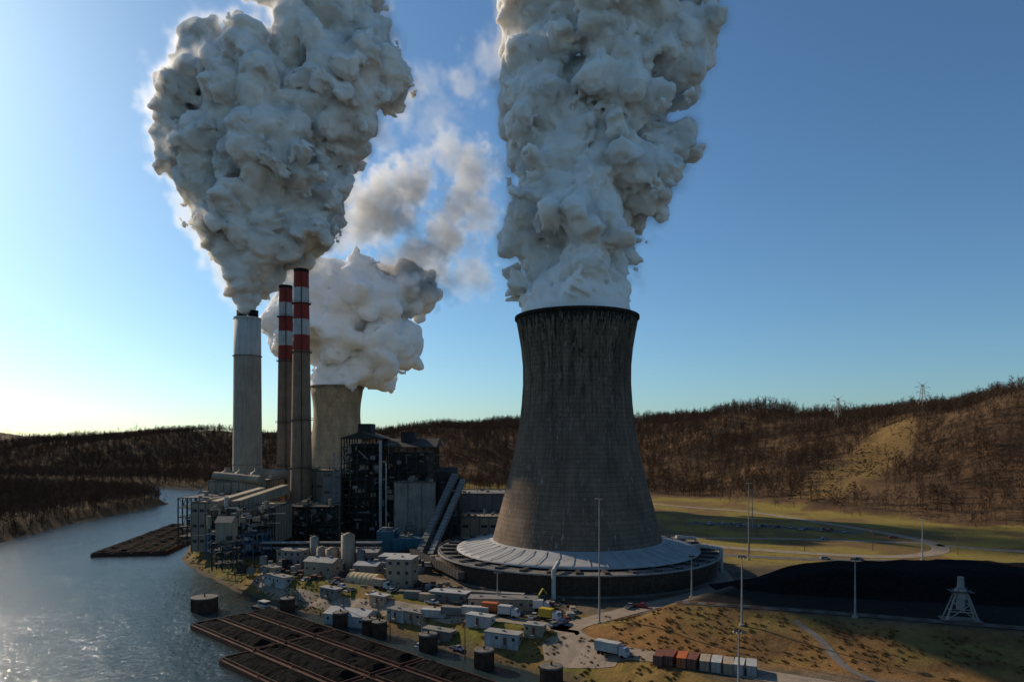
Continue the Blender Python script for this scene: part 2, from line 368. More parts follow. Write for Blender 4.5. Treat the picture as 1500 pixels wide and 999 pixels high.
cooling_tower(-185,722,'shell2',False,114,72)

# ------------------------------------------------------------------ stacks
def stack_white():
    b=MB('twin_flue_stack'); b.part('shaft','stack'); zb=116
    b.lathe(0,0,[(10.2,0),(9.8,40),(9.45,80),(9.2,zb)],48)
    b.part('upper_shaft','stackw'); b.lathe(0,0,[(9.2,zb),(9.0,142.5),(8.2,142.5)],48)
    b.lathe(0,0,[(9.1,141.6),(9.3,141.6),(9.3,143.0),(9.0,143.0)],48,False)
    b.part('cap','concrete_d'); b.lathe(0,0,[(8.6,142.4),(0.01,142.4)],48,False)
    b.part('flues','black')
    for dx in (-4.1,4.1): b.lathe(dx,0,[(3.4,142),(3.4,147.5),(3.55,147.5),(3.55,148.1),(3.0,148.1),(3.0,142)],24,False)
    b.part('platforms','steel')
    for z in (40,116): b.lathe(0,0,[(9.3,z),(10.0,z),(10.0,z+.2),(9.3,z+.2)],40,False)
    b.build((-186,480,0))
stack_white()
def chimney(x,y,H,r0,r1,scaf=False):
    b=MB('striped_chimney'); 
    def R(z): return r0+(r1-r0)*(z/H)**.85
    top=H-2; bw=9.6; edges=[top-bw*i for i in range(6)]
    b.part('cap','black'); b.lathe(0,0,[(R(H),H-2),(R(H)+.15,H-1.8),(R(H)+.15,H),(R(H)-.7,H),(R(H)-.7,H-8)],32)
    for i in range(5):
        b.part('red_bands' if i%2==0 else 'white_bands','red' if i%2==0 else 'chimw')
        b.lathe(0,0,[(R(edges[i+1]),edges[i+1]),(R(edges[i]),edges[i])],32)
    b.part('shaft','chimney'); zz=[edges[5]*k/8 for k in range(9)]; b.lathe(0,0,[(R(z),z) for z in zz],32)
    b.part('platforms','steel')
    for z in (edges[5]-1,edges[2],edges[5]*.62,edges[5]*.36):
        r=R(z); b.lathe(0,0,[(r,z),(r+1.2,z),(r+1.2,z+.2),(r,z+.2)],28,False)
        for k in range(14):
            t=2*math.pi*k/14; b.beam(((r+1.15)*math.cos(t),(r+1.15)*math.sin(t),z),((r+1.15)*math.cos(t),(r+1.15)*math.sin(t),z+1.3),.08)
        b.lathe(0,0,[(r+1.1,z+1.25),(r+1.2,z+1.25),(r+1.2,z+1.35),(r+1.1,z+1.35)],28,False)
    t=math.radians(-70); 
    b.beam((R(0)*math.cos(t),R(0)*math.sin(t)-.4,0),(R(H)*math.cos(t),R(H)*math.sin(t)-.4,H-2),.5,.3)
    b.build((x,y,0))
chimney(-129.6,420,162,7.2,4.4); chimney(-152.4,460,161,6.6,4.3)

# ------------------------------------------------------------------ plant buildings
def frame(b,x0,x1,y0,y1,z0,z1,nx,ny,nz,w=.5,dp=.3,floors=True):
    xs=[x0+(x1-x0)*i/nx for i in range(nx+1)]; ys=[y0+(y1-y0)*i/ny for i in range(ny+1)]; zs=[z0+(z1-z0)*i/nz for i in range(nz+1)]
    for i,x in enumerate(xs):
        for j,y in enumerate(ys):
            if 0<i<nx and 0<j<ny: continue
            b.beam((x,y,z0),(x,y,z1),w)
    for z in zs[1:]:
        for y in (y0,y1): b.beam((x0,y,z),(x1,y,z),w*.8)
        for x in (x0,x1): b.beam((x,y0,z),(x,y1,z),w*.8)
        if floors and random.random()<.7: b.box(x0+.1,x1-.1,y0+.1,y1-.1,z-.12,z+.06)
    for k in range(nz):
        for i in range(nx):
            if random.random()<dp:
                a,c=(zs[k],zs[k+1]) if random.random()<.5 else (zs[k+1],zs[k]); b.beam((xs[i],y0,a),(xs[i+1],y0,c),w*.5)
        for j in range(ny):
            if random.random()<dp:
                for x in (x0,x1): b.beam((x,ys[j],zs[k]),(x,ys[j+1],zs[k+1]),w*.5)
        z=zs[k]+1.1; b.beam((x0,y0-.05,z),(x1,y0-.05,z),.1)
def greeble(b,x0,x1,y0,y1,z0,z1,n,mats,smin=1,smax=4):
    for _ in range(n):
        mm=random.choice(mats); b.part('equipment_'+mm,mm)
        x=random.uniform(x0,x1);y=random.uniform(y0,y1);z=random.uniform(z0,z1)
        t=random.random(); s=random.uniform(smin,smax)
        if t<.45: b.box(x,x+s,y,y+s*random.uniform(.5,1.2),z,z+s*random.uniform(.4,1.0))
        elif t<.62: b.tube((x,y,z),(x,y,z+s*1.5),s*.3)
        elif t<.78: b.tube((x,y,z),(x+random.choice((-1,1))*s*2.5,y,z),random.uniform(.15,.5),n=8)
        elif t<.9: b.beam((x,y,z),(x,y,z+s*2),.25); b.beam((x,y,z+s*2),(x+s,y,z+s*2),.25)
        else: b.beam((x,y,z),(x+s*2,y,z+random.uniform(-1,1)*s*2),.5)
def roofstuff(b,x0,x1,y0,y1,z,n,mats=('grey','galv','tan')):
    for _ in range(n):
        mm=random.choice(mats); b.part('rooftop_'+mm,mm); x=random.uniform(x0,x1-2);y=random.uniform(y0,y1-2);s=random.uniform(.8,2.6)
        if random.random()<.6: b.box(x,min(x1,x+s),y,min(y1,y+s),z,z+s*.7)
        else: b.tube((x,y,z),(x,y,z+s*1.6),.35,n=8)
    b.part('roof_rail','steel')
    for (a,c) in (((x0,y0),(x1,y0)),((x0,y0),(x0,y1)),((x1,y0),(x1,y1))):
        b.beam((*a,z+1.1),(*c,z+1.1),.1); L=math.dist(a,c); k=int(L/2.5)
        for i in range(k+1): px=a[0]+(c[0]-a[0])*i/k; py=a[1]+(c[1]-a[1])*i/k; b.beam((px,py,z),(px,py,z+1.1),.08)
def panelled(b,x0,x1,y0,y1,z0,z1,wall='grey',pitch=4.5,wins=0,pil='concrete_d'):
    b.part('walls_'+wall,wall); b.box(x0,x1,y0,y1,z0,z1)
    b.part('parapet',pil); 
    for q in ((x0-.2,x1+.2,y0-.2,y0+.25),(x0-.2,x1+.2,y1-.25,y1+.2),(x0-.2,x0+.25,y0+.25,y1-.25),(x1-.25,x1+.2,y0+.25,y1-.25)): b.box(*q,z1-.3,z1+.6)
    n=max(1,int((x1-x0)/pitch))
    b.part('pilasters',pil)
    for i in range(n+1):
        x=x0+(x1-x0)*i/n; b.box(x-.2,x+.2,y0-.15,y0+.1,z0,z1-.4)
    m=max(1,int((y1-y0)/pitch))
    for i in range(1,m):
        y=y0+(y1-y0)*i/m
        b.box(x0-.15,x0+.1,y-.2,y+.2,z0,z1-.4); b.box(x1-.1,x1+.15,y-.2,y+.2,z0,z1-.4)
    b.part('windows','glass')
    for w in range(wins):
        z=z0+(z1-z0)*(w+.6)/(wins+.2)
        for i in range(n):
            if random.random()<.75: b.box(x0+(x1-x0)*(i+.2)/n,x0+(x1-x0)*(i+.8)/n,y0-.06,y0+.05,z,z+1.5)

b=MB('boiler_house')
b.part('core_dark','dark'); b.box(-95,-80,402,428,0,55); b.box(-72,-50,402,430,0,50); b.box(-80,-72,406,430,0,40)
b.part('steel_frame','steel'); frame(b,-99,-76,396,430,0,58,5,5,12,.55,.4); frame(b,-76,-46,398,430,0,53,6,5,11,.55,.4)
b.part('roof','dark')
b.gable(-100,-75,395,431,58,4.2,'y'); b.gable(-77,-45,397,431,53.2,5.0,'x',1.2)
b.box(-92,-84,408,420,60,67); b.box(-66,-58,406,418,56,62)
panelled(b,-67,-43.5,388,397.5,0,33,'concrete',6,0)
panelled(b,-110,-99.5,396,420,0,36,'grey',4,2)
b.part('white_downcomer','white'); b.tube((-75.6,392.5,0),(-75.6,392.5,57),.9,n=14); b.tube((-72.5,393,0),(-72.5,393,44),.5,n=10)
b.part('walls_pale','tan')
for k in range(16):
    x=random.uniform(-98,-52); z=random.uniform(6,46); s=random.uniform(2,5); b.box(x,x+s,396.6,400.5,z,z+s*.6)
greeble(b,-98,-50,394,400,4,52,150,['steel','galv','rust','dark','tan','grey'],.8,3)
greeble(b,-66,-46,385,388,1,8,16,['galv','tan','blue'],1,3)
roofstuff(b,-99,-76,397,430,58,8); roofstuff(b,-66,-45,389,396,33,10)
b.part('stair_tower','galv'); frame(b,-103,-99.6,393,396,0,50,1,1,16,.25,1,False)
b.build()
b=MB('coal_transfer_tower'); b.part('frame','steel'); frame(b,-43,-31,390,402,0,36,3,3,8,.5,.6)
b.part('housing','dark'); b.box(-42,-32,391,401,20,39); b.gable(-42,-32,391,401,39,2.5,'x'); greeble(b,-43,-32,388,391,3,34,30,['steel','grey','rust'],.8,2.5); b.build()
def conveyor(a,c,w=3.2,h=3,mt='grey'):
    b=MB('inclined_conveyor'); b.part('gallery',mt); b.beam(a,c,w,h)
    b.part('ribs','concrete_d'); a=Vector(a);c=Vector(c); n=int((c-a).length/3)
    for i in range(n+1):
        p=a.lerp(c,i/n); d=(c-a).normalized(); b.beam(p-d*.12,p+d*.12,w+.3,h+.3)
    b.part('trestles','steel'); k=max(2,int((c-a).length/16))
    for i in range(1,k):
        p=a.lerp(c,i/k)
        for s in (-1,1): b.beam((p.x+s*w*.5,p.y,p.z-h/2),(p.x+s*w*.9,p.y,0),.4)
        for zz in (.25,.5,.75): b.beam((p.x-w*.8,p.y,p.z*zz),(p.x+w*.8,p.y,p.z*zz),.25)
    b.build()
conveyor((-44,322,2.5),(-32.5,389,37)); conveyor((-38.5,322,2.5),(-28,389,34),2.6,2.6,'galv')
conveyor((-50,330,4),(-20,268,4),2.6,2.6,'dark')
b=MB('turbine_hall'); panelled(b,-42,-2,432,470,0,23,'grey',5,1); panelled(b,-112,-42.5,436,470,0,27,'concrete_d',6,1); roofstuff(b,-40,-4,434,468,23,14); b.build()
b=MB('workshop_building'); panelled(b,-30,-8,400,428,0,12,'tan',5,1); roofstuff(b,-29,-9,401,427,12,8); b.build()
b=MB('precipitator_building')
panelled(b,-128,-111,425,455,0,38,'tan',4.5,2); panelled(b,-145,-128.5,440,470,0,36,'grey',4,1)
panelled(b,-124,-100.5,392,416,0,20,'concrete_d',5,1)
b.part('ducts','tan')
b.tube((-170,455,34),(-150,455,34),4,n=20); b.tube((-150,455,34),(-112,440,30),3.4,n=20); b.beam((-180,470,28),(-150,440,28),7,8); 
b.part('steel_frame','steel'); frame(b,-130,-100,380,392,0,20,6,3,5,.45,.4)
greeble(b,-129,-101,377,392,2,22,90,['steel','galv','tan','rust','grey','concrete_d'],.8,3)
roofstuff(b,-127,-112,426,454,38,12); roofstuff(b,-123,-101,393,415,20,14); b.build()
b=MB('scrubber_building')
panelled(b,-177,-146,398,430,0,33,'tan',4,1); panelled(b,-164.5,-153.5,350,366,0,25,'tan',3.6,3)
panelled(b,-149,-121,345,375,4,23,'tan',4,0)
b.part('absorber_vessels','tan')
for (x,y) in ((-170,408),(-160,404),(-150,402)): b.lathe(x,y,[(4.6,30),(4.6,36),(3.8,38),(1.6,39.2),(1.6,41)],24)
b.part('ducts','tan'); b.tube((-176,404,36),(-146,396,34),2.6,n=16); b.beam((-150,345,24),(-136,372,29),5,5); b.beam((-140,345,24),(-126,380,30),4.5,5); b.tube((-148,343,16),(-122,343,16),2.2,n=14)
b.part('hoppers','galv')
for i in range(5):
    x=-146+i*5.4
    b.add([(x-2.4,344,6),(x+2.4,344,6),(x+2.4,349,6),(x-2.4,349,6),(x-.5,346,1.5),(x+.5,346,1.5),(x+.5,347,1.5),(x-.5,347,1.5)],[(0,1,5,4),(1,2,6,5),(2,3,7,6),(3,0,4,7),(0,3,2,1),(4,5,6,7)])
b.part('steel_frame','steel'); frame(b,-150,-120,338,345,0,22,7,2,5,.45,.5); frame(b,-180,-150,368,398,0,26,6,6,5,.5,.4)
b.part('blue_steel','blue'); frame(b,-146,-119,326,337,0,12,6,2,3,.35,.5,False)
greeble(b,-149,-120,328,344,1,24,150,['tan','galv','steel','grey','white','steel','concrete'],.8,3.4)
greeble(b,-178,-150,366,398,2,28,110,['tan','galv','steel','grey','concrete'],1,4)
roofstuff(b,-176,-147,399,429,33,18); roofstuff(b,-164,-154,351,365,25,8); roofstuff(b,-148,-122,346,374,23,16); b.build()
b=MB('hopper_tower'); b.part('frame','steel'); frame(b,-131,-122,298,307,0,12,2,2,4,.45,.7); b.part('silo_body','tan'); b.box(-130,-123,299,306,12,21); b.gable(-130,-123,299,306,21,2.5,'x')
b.part('cone','galv'); b.lathe(-126.5,302.5,[(3.4,12),(.8,6)],20); greeble(b,-131,-122,297,305,1,14,22,['galv','tan','steel'],.6,2); b.build()
b=MB('pipe_rack'); b.part('frame','steel')
for i in range(12):
    x=-118+i*5; b.beam((x,322,0),(x,322,8),.4); b.beam((x,327,0),(x,327,8),.4); b.beam((x,321.5,8),(x,327.5,8),.4); b.beam((x,321.5,5.5),(x,327.5,5.5),.3)
b.part('pipes','galv')
for k in range(5): b.tube((-119,322.6+k,8.5),(-62,322.6+k,8.5),random.uniform(.2,.45),n=8); b.tube((-119,322.6+k,5.9),(-62,322.6+k,5.9),.25,n=8)
b.build()
def silo(x,y,r,h,mt='concrete',cone=True):
    b=MB('storage_silo'); b.part('body',mt); b.lathe(0,0,[(r,0),(r,h),(r*.2,h+(r*.35 if cone else .1)),(.01,h+(r*.35 if cone else .1))],28)
    b.part('top_rail','steel'); b.lathe(0,0,[(r+.05,h+1),(r-.05,h+1.1)],28,False)
    for k in range(12): t=k*math.pi/6; b.beam((r*math.cos(t),r*math.sin(t),h),(r*math.cos(t),r*math.sin(t),h+1.1),.08)
    b.beam((r+.2,0,0),(r+.2,0,h),.3); b.part('bands','galv')
    for k in range(1,5): z=h*k/5; b.lathe(0,0,[(r+.02,z),(r+.1,z),(r+.1,z+.2),(r+.02,z+.2)],28,False)
    b.build((x,y,0))
silo(-72,300,3,15.5,'tan'); silo(-80.5,305,2.8,8.5,'tan'); silo(-75,307,2.6,8,'concrete'); silo(-86,309,2.4,8.5,'tan'); silo(-92,318,2,12,'concrete'); silo(-66,298,1.6,9,'grey')
b=MB('teal_building'); panelled(b,-66,-58,334,346,0,12,'teal',4,0,'blue'); panelled(b,-57.8,-44,331,346,0,9,'teal',3.4,0,'concrete_d'); roofstuff(b,-57,-45,332,345,9,8); roofstuff(b,-65,-59,335,345,12,4); b.build()

def house(name,x,y,w,d,h,rz=0,wall='white',roof='roofw',gable=0,rows=1,nw=4,door=True):
    b=MB(name); b.part('walls',wall); b.box(-w/2,w/2,-d/2,d/2,-1.2,h)
    b.part('roof',roof)
    if gable: b.gable(-w/2,w/2,-d/2,d/2,h,gable,'x')
    else: b.box(-w/2-.25,w/2+.25,-d/2-.25,d/2+.25,h,h+.25)
    b.part('windows','glass'); small=(rows==1)
    for r in range(rows):
        z=h*(r+.45)/rows
        for i in range(nw):
            if small and random.random()<.35: continue
            x0=-w/2+w*(i+.3)/nw; 
            if door and r==0 and i==nw//2: continue
            ww=min(1.0,w*.35/nw) if small else w*.35/nw
            b.box(x0,x0+ww,-d/2-.05,-d/2+.05,z,z+min(.9 if small else 1.3,h/rows*.42)); b.box(x0,x0+ww,d/2-.05,d/2+.05,z,z+.9)
        b.box(w/2-.05,w/2+.05,-d*.12,d*.12,z,z+.9)
    b.part('door','brown' if wall!='brown' else 'grey'); x0=-w/2+w*(nw//2+.3)/nw; b.box(x0,x0+1,-d/2-.06,-d/2+.04,0.1,2.2)
    b.part('steps','concrete'); b.box(x0-.2,x0+1.2,-d/2-1.2,-d/2-.07,-.8,.08)
    b.part('roof_units','galv')
    for k in range(max(1,int(w/7))): xx=-w/2+w*(k+.5)/max(1,int(w/7)); b.box(xx-.4,xx+.4,-.4,.4,h+.2+gable*.4,h+.75+gable*.9)
    b.build((x,y,tz1(x,y)+.05),rz)
R=math.radians
house('office_block',-43,268,10,10,11,R(-8),'tan','roofw',0,3,3)
for (x,y,w,d,h,a,wl) in [(-98,287,14,5,3.2,-38,'white'),(-104,296,8,4,3,-38,'tan'),(-39,236,8,4,2.8,-35,'white'),(-33,232,9,3.6,2.8,-35,'tan'),(-23.5,220,11,3.6,2.8,-30,'grey'),(-10,217,9,3.4,2.7,-30,'white'),(-2.5,206,11,4.0,3.2,-25,'white'),(7,205,6,3.2,2.7,-25,'tan'),(-70,264,9,3.5,2.7,-35,'grey'),(-48,248,7,3.5,2.7,-30,'tan')]:
    house('site_office_trailer',x,y,w,d,h,R(a),wl,random.choice(('roofw','grey','galv')),0,1,max(3,int(w/2.5)))
house('white_workshop',-57,243,17,9,3.8,R(-22),'white','roofw',1.6,1,5)
house('long_store_building',-3,232,23,6,3.6,R(-6),'tan','grey',0,1,7)
house('long_store_building',-22,243,14,5,3.2,R(-20),'grey','roofw',0,1,5)
house('equipment_shed',-80,290,14,8,6,R(-20),'tan','galv',1.5,1,4)
house('equipment_shed',-60,287,10,7,5,R(-15),'grey','roofw',1.2,1,3)
house('equipment_shed',-100,312,12,8,7,R(-10),'concrete','grey',0,2,4)
house('equipment_shed',-52,303,12,9,6,R(-8),'grey','roofw',0,1,4)
house('equipment_shed',-68,315,14,8,6,R(-5),'concrete','galv',1,1,4)
house('equipment_shed',-30,300,6,10,5,R(10),'dark','galv',1,1,3)
b=MB('quonset_shelter'); b.part('cover','quonset'); n=12; vs=[]
for x in (-7,7):
    for i in range(n+1): t=math.pi*i/n; vs.append((x,4*math.cos(t),3.6*math.sin(t)))
b.add(vs,[(i,i+1,n+2+i,n+1+i) for i in range(n)],True); b.add(vs[:n+1],[tuple(range(n+1))]); b.add(vs[n+1:],[tuple(reversed(range(n+1)))])
b.part('door','grey'); b.box(-7.06,-7.01,-1.5,1.5,0,2.6); b.part('ribs','tan')
for k in range(7):
    x=-6.6+k*2.2
    for i in range(n): t=math.pi*i/n; t2=math.pi*(i+1)/n; b.beam((x,4.02*math.cos(t),3.62*math.sin(t)),(x,4.02*math.cos(t2),3.62*math.sin(t2)),.15)
b.build((-59,275,.05),R(-25))

# ------------------------------------------------------------------ vehicles and yard objects
def car(x,y,rz,c,pick=False):
    b=MB('pickup_truck' if pick else 'parked_car'); b.part('body',c); L=5.4 if pick else 4.5; hw=.9
    prof=[(-L/2,.35),(-L/2,.8),(-L/2+.15,.92),(L/2-1.3,.95),(L/2-.15,.78),(L/2,.6),(L/2,.35)]
    n=len(prof); vs=[(px,-hw,pz) for px,pz in prof]+[(px,hw,pz) for px,pz in prof]
    b.add(vs,[(i,i+1,n+i+1,n+i) for i in range(n-1)]+[(n-1,0,n,2*n-1),tuple(reversed(range(n))),tuple(range(n,2*n))])
    c0,c1,c2,c3=(-.3,.0,1.0,1.6) if pick else (-2.0,-1.4,.5,1.25)
    b.part('glass','glass'); b.add([(c0,-.82,.93),(c3,-.82,.93),(c3,.82,.93),(c0,.82,.93),(c1,-.68,1.45),(c2,-.68,1.45),(c2,.68,1.45),(c1,.68,1.45)],[(0,1,5,4),(1,2,6,5),(2,3,7,6),(3,0,4,7)])
    b.part('roof',c); b.box(c1-.05,c2+.05,-.7,.7,1.44,1.52)
    b.part('wheels','tyre')
    for wx in (-L*.3,L*.31):
        for s in (-1,1): b.tube((wx,s*.72,.34),(wx,s*.94,.34),.34,n=12)
    if pick:
        b.part('bed','black'); b.box(-L/2+.15,-.5,-.75,.75,.9,.965)
    b.build((x,y,tz1(x,y)+.16),rz,True)
spots=[(-31,246),(-45,256),(-52,254),(-28,238),(-18,236),(2,222),(7,219),(11,222),(-9,228),(13,209),(16,212),(-62,262),(-66,266),(-84,279),(40,232),(44,233),(-36,252),(-71,272),(-17,210),(-29,217)]
for i,(x,y) in enumerate(spots): car(x,y,R(random.choice((-35,55,-30,60))+random.uniform(-8,8)),'car%d'%random.choice((0,0,1,2,2,3,4,5)),random.random()<.4)
for i in range(34):
    t=random.random(); bx=125+85*t; by=468-42*t+random.choice((-5,5)); car(bx+random.uniform(-1,1),by,R(60+random.uniform(-6,6)),'car%d'%random.choice((0,0,1,2,3,5)),random.random()<.3)
for x,y in ((150,327),(165,325),(205,316),(222,398),(180,392)): car(x,y,R(-8),'car%d'%random.choice((0,3,2)),False)
def container(x,y,rz,mt,L=6.1,z=None):
    b=MB('shipping_container'); b.part('shell',mt); b.box(-L/2,L/2,-1.2,1.2,.1,2.6)
    b.part('ribs',mt)
    k=int(L/.45)
    for i in range(k): xx=-L/2+.2+i*.45; b.box(xx,xx+.18,-1.27,-1.2,.25,2.45); b.box(xx,xx+.18,1.2,1.27,.25,2.45)
    b.part('frame','rust'); b.box(-L/2-.03,-L/2+.1,-1.23,-1.1,.02,2.63); b.box(-L/2-.03,-L/2+.1,1.1,1.23,.02,2.63); b.box(-L/2-.04,-L/2-.0,-.03,.03,.2,2.5)
    b.part('door_bars','galv')
    for yy in (-.8,-.35,.35,.8): b.box(-L/2-.07,-L/2-.02,yy-.03,yy+.03,.2,2.5)
    b.build((x,y,tz1(x,y)+.05),rz,True)
cc=['brown','brown','orange','brown','tan','white','tan','white','roofw']
for i in range(9): container(38+i*2.6+random.uniform(-.1,.1),175.5-i*1.05+random.uniform(-.5,.5),R(68+random.uniform(-3,3)),cc[i])
for i,(x,y) in enumerate([(-21,250),(-14,247),(-7,245),(0,243.5),(-30,243),(-36,247),(-26,229),(-19,227),(-12,224)]): container(x,y,R(-14),random.choice(['grey','white','tan','brown','galv','grey']),random.choice((6.1,6.1,9)))
def lorry(x,y,rz,boxm='white',L=9):
    b=MB('box_lorry'); b.part('box',boxm); b.box(-L/2,L/2-2.6,-1.25,1.25,1.1,3.7)
    b.part('cab','car0'); x1=L/2
    b.add([(x1-2.3,-1.15,.6),(x1,-1.15,.6),(x1,1.15,.6),(x1-2.3,1.15,.6),(x1-2.3,-1.15,2.9),(x1-.7,-1.15,2.9),(x1-.7,1.15,2.9),(x1-2.3,1.15,2.9),(x1,-1.15,1.6),(x1,1.15,1.6)],[(0,1,8,5,4),(1,2,9,8),(8,9,6,5),(2,3,7,6,9),(3,0,4,7),(4,5,6,7)])
    b.part('windscreen','glass'); b.add([(x1-.02,-1.0,1.7),(x1-.02,1.0,1.7),(x1-.6,1.0,2.75),(x1-.6,-1.0,2.75)],[(0,1,2,3)])
    b.part('chassis','black'); b.box(-L/2+.2,x1-.2,-.5,.5,.6,1.08)
    b.part('wheels','tyre')
    for wx in (-L/2+1.2,-L/2+2.4,x1-1.4):
        for s in (-1,1): b.tube((wx,s*.8,.5),(wx,s*1.2,.5),.5,n=14)
    b.build((x,y,tz1(x,y)+.15),rz,True)
lorry(27,184,R(-35),'white',9.5); lorry(-6,224,R(-20),'orange',8); lorry(-1,220,R(-22),'white',7); lorry(-50,262,R(-35),'tan',8); lorry(10,228,R(-5),'car0',6); lorry(12,216,R(-30),'yellow',7)
def excavator(x,y,rz):
    b=MB('excavator'); b.part('tracks','black')
    for s in (-1,1): b.box(-1.8,1.8,s*1.1-.3,s*1.1+.3,.1,.8); 
    b.part('house','yellow'); b.box(-1.9,1.0,-1.2,1.2,.95,2.0); b.part('cab','glass'); b.box(.2,1.5,.1,1.15,2.01,3.0)
    b.part('boom','yellow'); b.beam((1,-.3,1.6),(3.6,-.3,4.4),.45); b.beam((3.6,-.3,4.4),(5.6,-.3,2.2),.35); b.part('bucket','steel'); b.box(5.2,6.1,-.8,.2,1.2,2.1)
    b.build((x,y,tz1(x,y)+.1),rz,True)
excavator(8,240,R(40)); excavator(-88,270,R(100))
b=MB('stacked_yard_materials')
for _ in range(260):
    x=random.uniform(-105,20); y=random.uniform(0,1)*26+ (252-.62*(x+40))
    if math.hypot(x-29,y-306)<66 or y<215: continue
    mm=random.choice(['galv','brown','tan','grey','rust','steel','steel','concrete_d']); b.part('stack_'+mm,mm); s=random.uniform(.6,2.4); b.box(x,x+s,y,y+s*random.uniform(.5,1.5),0,random.uniform(.4,1.8))
for _ in range(200):
    x=random.uniform(-118,-30); y=random.uniform(290,330); mm=random.choice(['galv','tan','dark','grey','steel','concrete']); b.part('stack_'+mm,mm); s=random.uniform(.8,4); b.box(x,x+s,y,y+s*.8,0,random.uniform(.6,4.5))
b.build()

# ------------------------------------------------------------------ light masts and poles
def mast(x,y,h,n=6):
    b=MB('light_mast'); b.part('pole','galv'); b.tube((0,0,0),(0,0,h),.32,.14,12); b.part('head_frame','steel'); b.lathe(0,0,[(1.0,h-.2),(1.1,h-.2),(1.1,h-.05),(1.0,h-.05)],16,False)
    for k in range(n):
        t=2*math.pi*k/n; c,s=math.cos(t),math.sin(t); b.part('head_frame','steel'); b.beam((0,0,h-.12),(1.05*c,1.05*s,h-.12),.07); b.part('lamps','galv'); b.box(1.05*c-.25,1.05*c+.25,1.05*s-.25,1.05*s+.25,h-.6,h-.22)
    b.part('base','concrete'); b.lathe(0,0,[(.8,-.3),(.8,.5),(.01,.5)],12,False); b.build((x,y,tz1(x,y)))
for (x,y,h) in ((27,211,39),(66,196,20),(99,197,17),(113,326,37),(196,326,20),(51.5,155,14),(-28,213,10),(155,440,26),(-5,235,12),(60,228,14)): mast(x,y,h)
def tpole(x,y,h=11):
    b=MB('utility_pole'); b.part('pole','pole'); b.tube((0,0,-.3),(0,0,h),.18,.12,8); b.part('crossarm','pole'); b.box(-1.2,1.2,-.06,.06,h-1,h-.85)
    b.part('insulators','white')
    for xx in (-1.1,0,1.1): b.tube((xx,0,h-.85),(xx,0,h-.6),.08,n=6)
    b.build((x,y,tz1(x,y)))
for (x,y) in ((120,345),(150,350),(186,352),(222,340),(112,392),(145,404),(250,300),(285,330),(-40,224),(-60,243),(-84,268),(-14,203)): tpole(x,y)
def pylon(x,y,h,rz):
    b=MB('transmission_tower'); b.part('lattice','galv'); W=h*.11; lev=[0,.2,.38,.53,.65,.76,.86,1]
    def w(t): return W*(1-t)*.9+.6
    for s1 in (-1,1):
        for s2 in (-1,1):
            for i in range(len(lev)-1):
                a,c=lev[i],lev[i+1]; b.beam((s1*w(a),s2*w(a),a*h),(s1*w(c),s2*w(c),c*h),.3)
                b.beam((s1*w(a),s2*w(a),a*h),(-s1*w(c),s2*w(c),c*h),.18); b.beam((s1*w(a),s2*w(a),a*h),(s1*w(c),-s2*w(c),c*h),.18)
    for t,l in ((.70,.24),(.86,.30)):
        for s in (-1,1):
            b.beam((0,-.5,t*h),(s*l*h,0,t*h+1.5),.25); b.beam((0,.5,t*h+3),(s*l*h,0,t*h+1.5),.2); b.beam((s*l*h,0,t*h+1.5),(s*l*h,0,t*h-1.5),.15)
    for s in (-1,1): b.beam((0,0,.93*h),(s*.2*h,0,1.08*h),.25)
    b.build((x,y,tz1(x,y)-1),rz)
PY=[(382,800),(448,745)]
for x,y in PY: pylon(x,y,34,R(15))

b=MB('coal_loader'); b.part('legs','galv')
for sx in (-1,1):
    for sy in (-1,1): b.beam((sx*4,sy*2,0),(sx*1.3,sy*1,8),.4)
for z,k in ((2.5,3.2),(5,2.3),(8,1.3)):
    b.beam((-k,-1.6,z),(k,-1.6,z),.25); b.beam((-k,1.6,z),(k,1.6,z),.25)
b.beam((-4,-2,0),(2.3,-1.4,5),.2); b.beam((4,-2,0),(-2.3,-1.4,5),.2)
b.part('chute','galv'); b.tube((0,0,3),(0,0,12.2),1.15,.8,20); b.lathe(0,0,[(1.6,6),(1.6,8.5),(1.0,9.2)],20); b.part('platform','steel'); b.box(-3,3,-2,2,8,8.2)
for xx in (-3,-1,1,3): b.beam((xx,-2,8.2),(xx,-2,9.3),.1)
b.beam((-3,-2,9.3),(3,-2,9.3),.1); b.part('base','concrete_d'); b.box(-5,5,-2.6,2.6,-.4,.25); b.part('conveyor','dark'); b.beam((1.4,1,8.8),(3.2,20,4),1.4,1.2)
b.build((127.5,194,6.1),R(-18))

# coal pile
n1,n2=150,50; xs2=np.linspace(70,420,n1); ts=np.linspace(0,1,n2)
XX,TT=np.meshgrid(xs2,ts)
y0=np.interp(XX,[70,90,137,200,420],[235,224,210,194,140]); y1=np.interp(XX,[70,100,160,260,420],[244,260,275,278,245]); YY=y0+(y1-y0)*TT
hgt=7.6*sstep(0,45,XX-70)*(.75+.25*fbm(XX,YY,50,2,4)); prof=np.clip(sstep(0,.42,TT),0,1)*np.clip(sstep(1,.7,TT),0,1)
ZZ=5.6+hgt*prof+(fbm(XX,YY,8,4,6)-.5)*1.8*np.clip(prof*4,0,1)
V=np.stack([XX.ravel(),YY.ravel(),ZZ.ravel()],1)
F=[(r*n1+c,r*n1+c+1,(r+1)*n1+c+1,(r+1)*n1+c) for r in range(n2-1) for c in range(n1-1)]
me=bpy.data.meshes.new('coal_pile'); me.from_pydata(V.tolist(),[],F); me.materials.append(M['coal']); me.polygons.foreach_set('use_smooth',[True]*len(F)); COL.objects.link(bpy.data.objects.new('coal_pile',me))

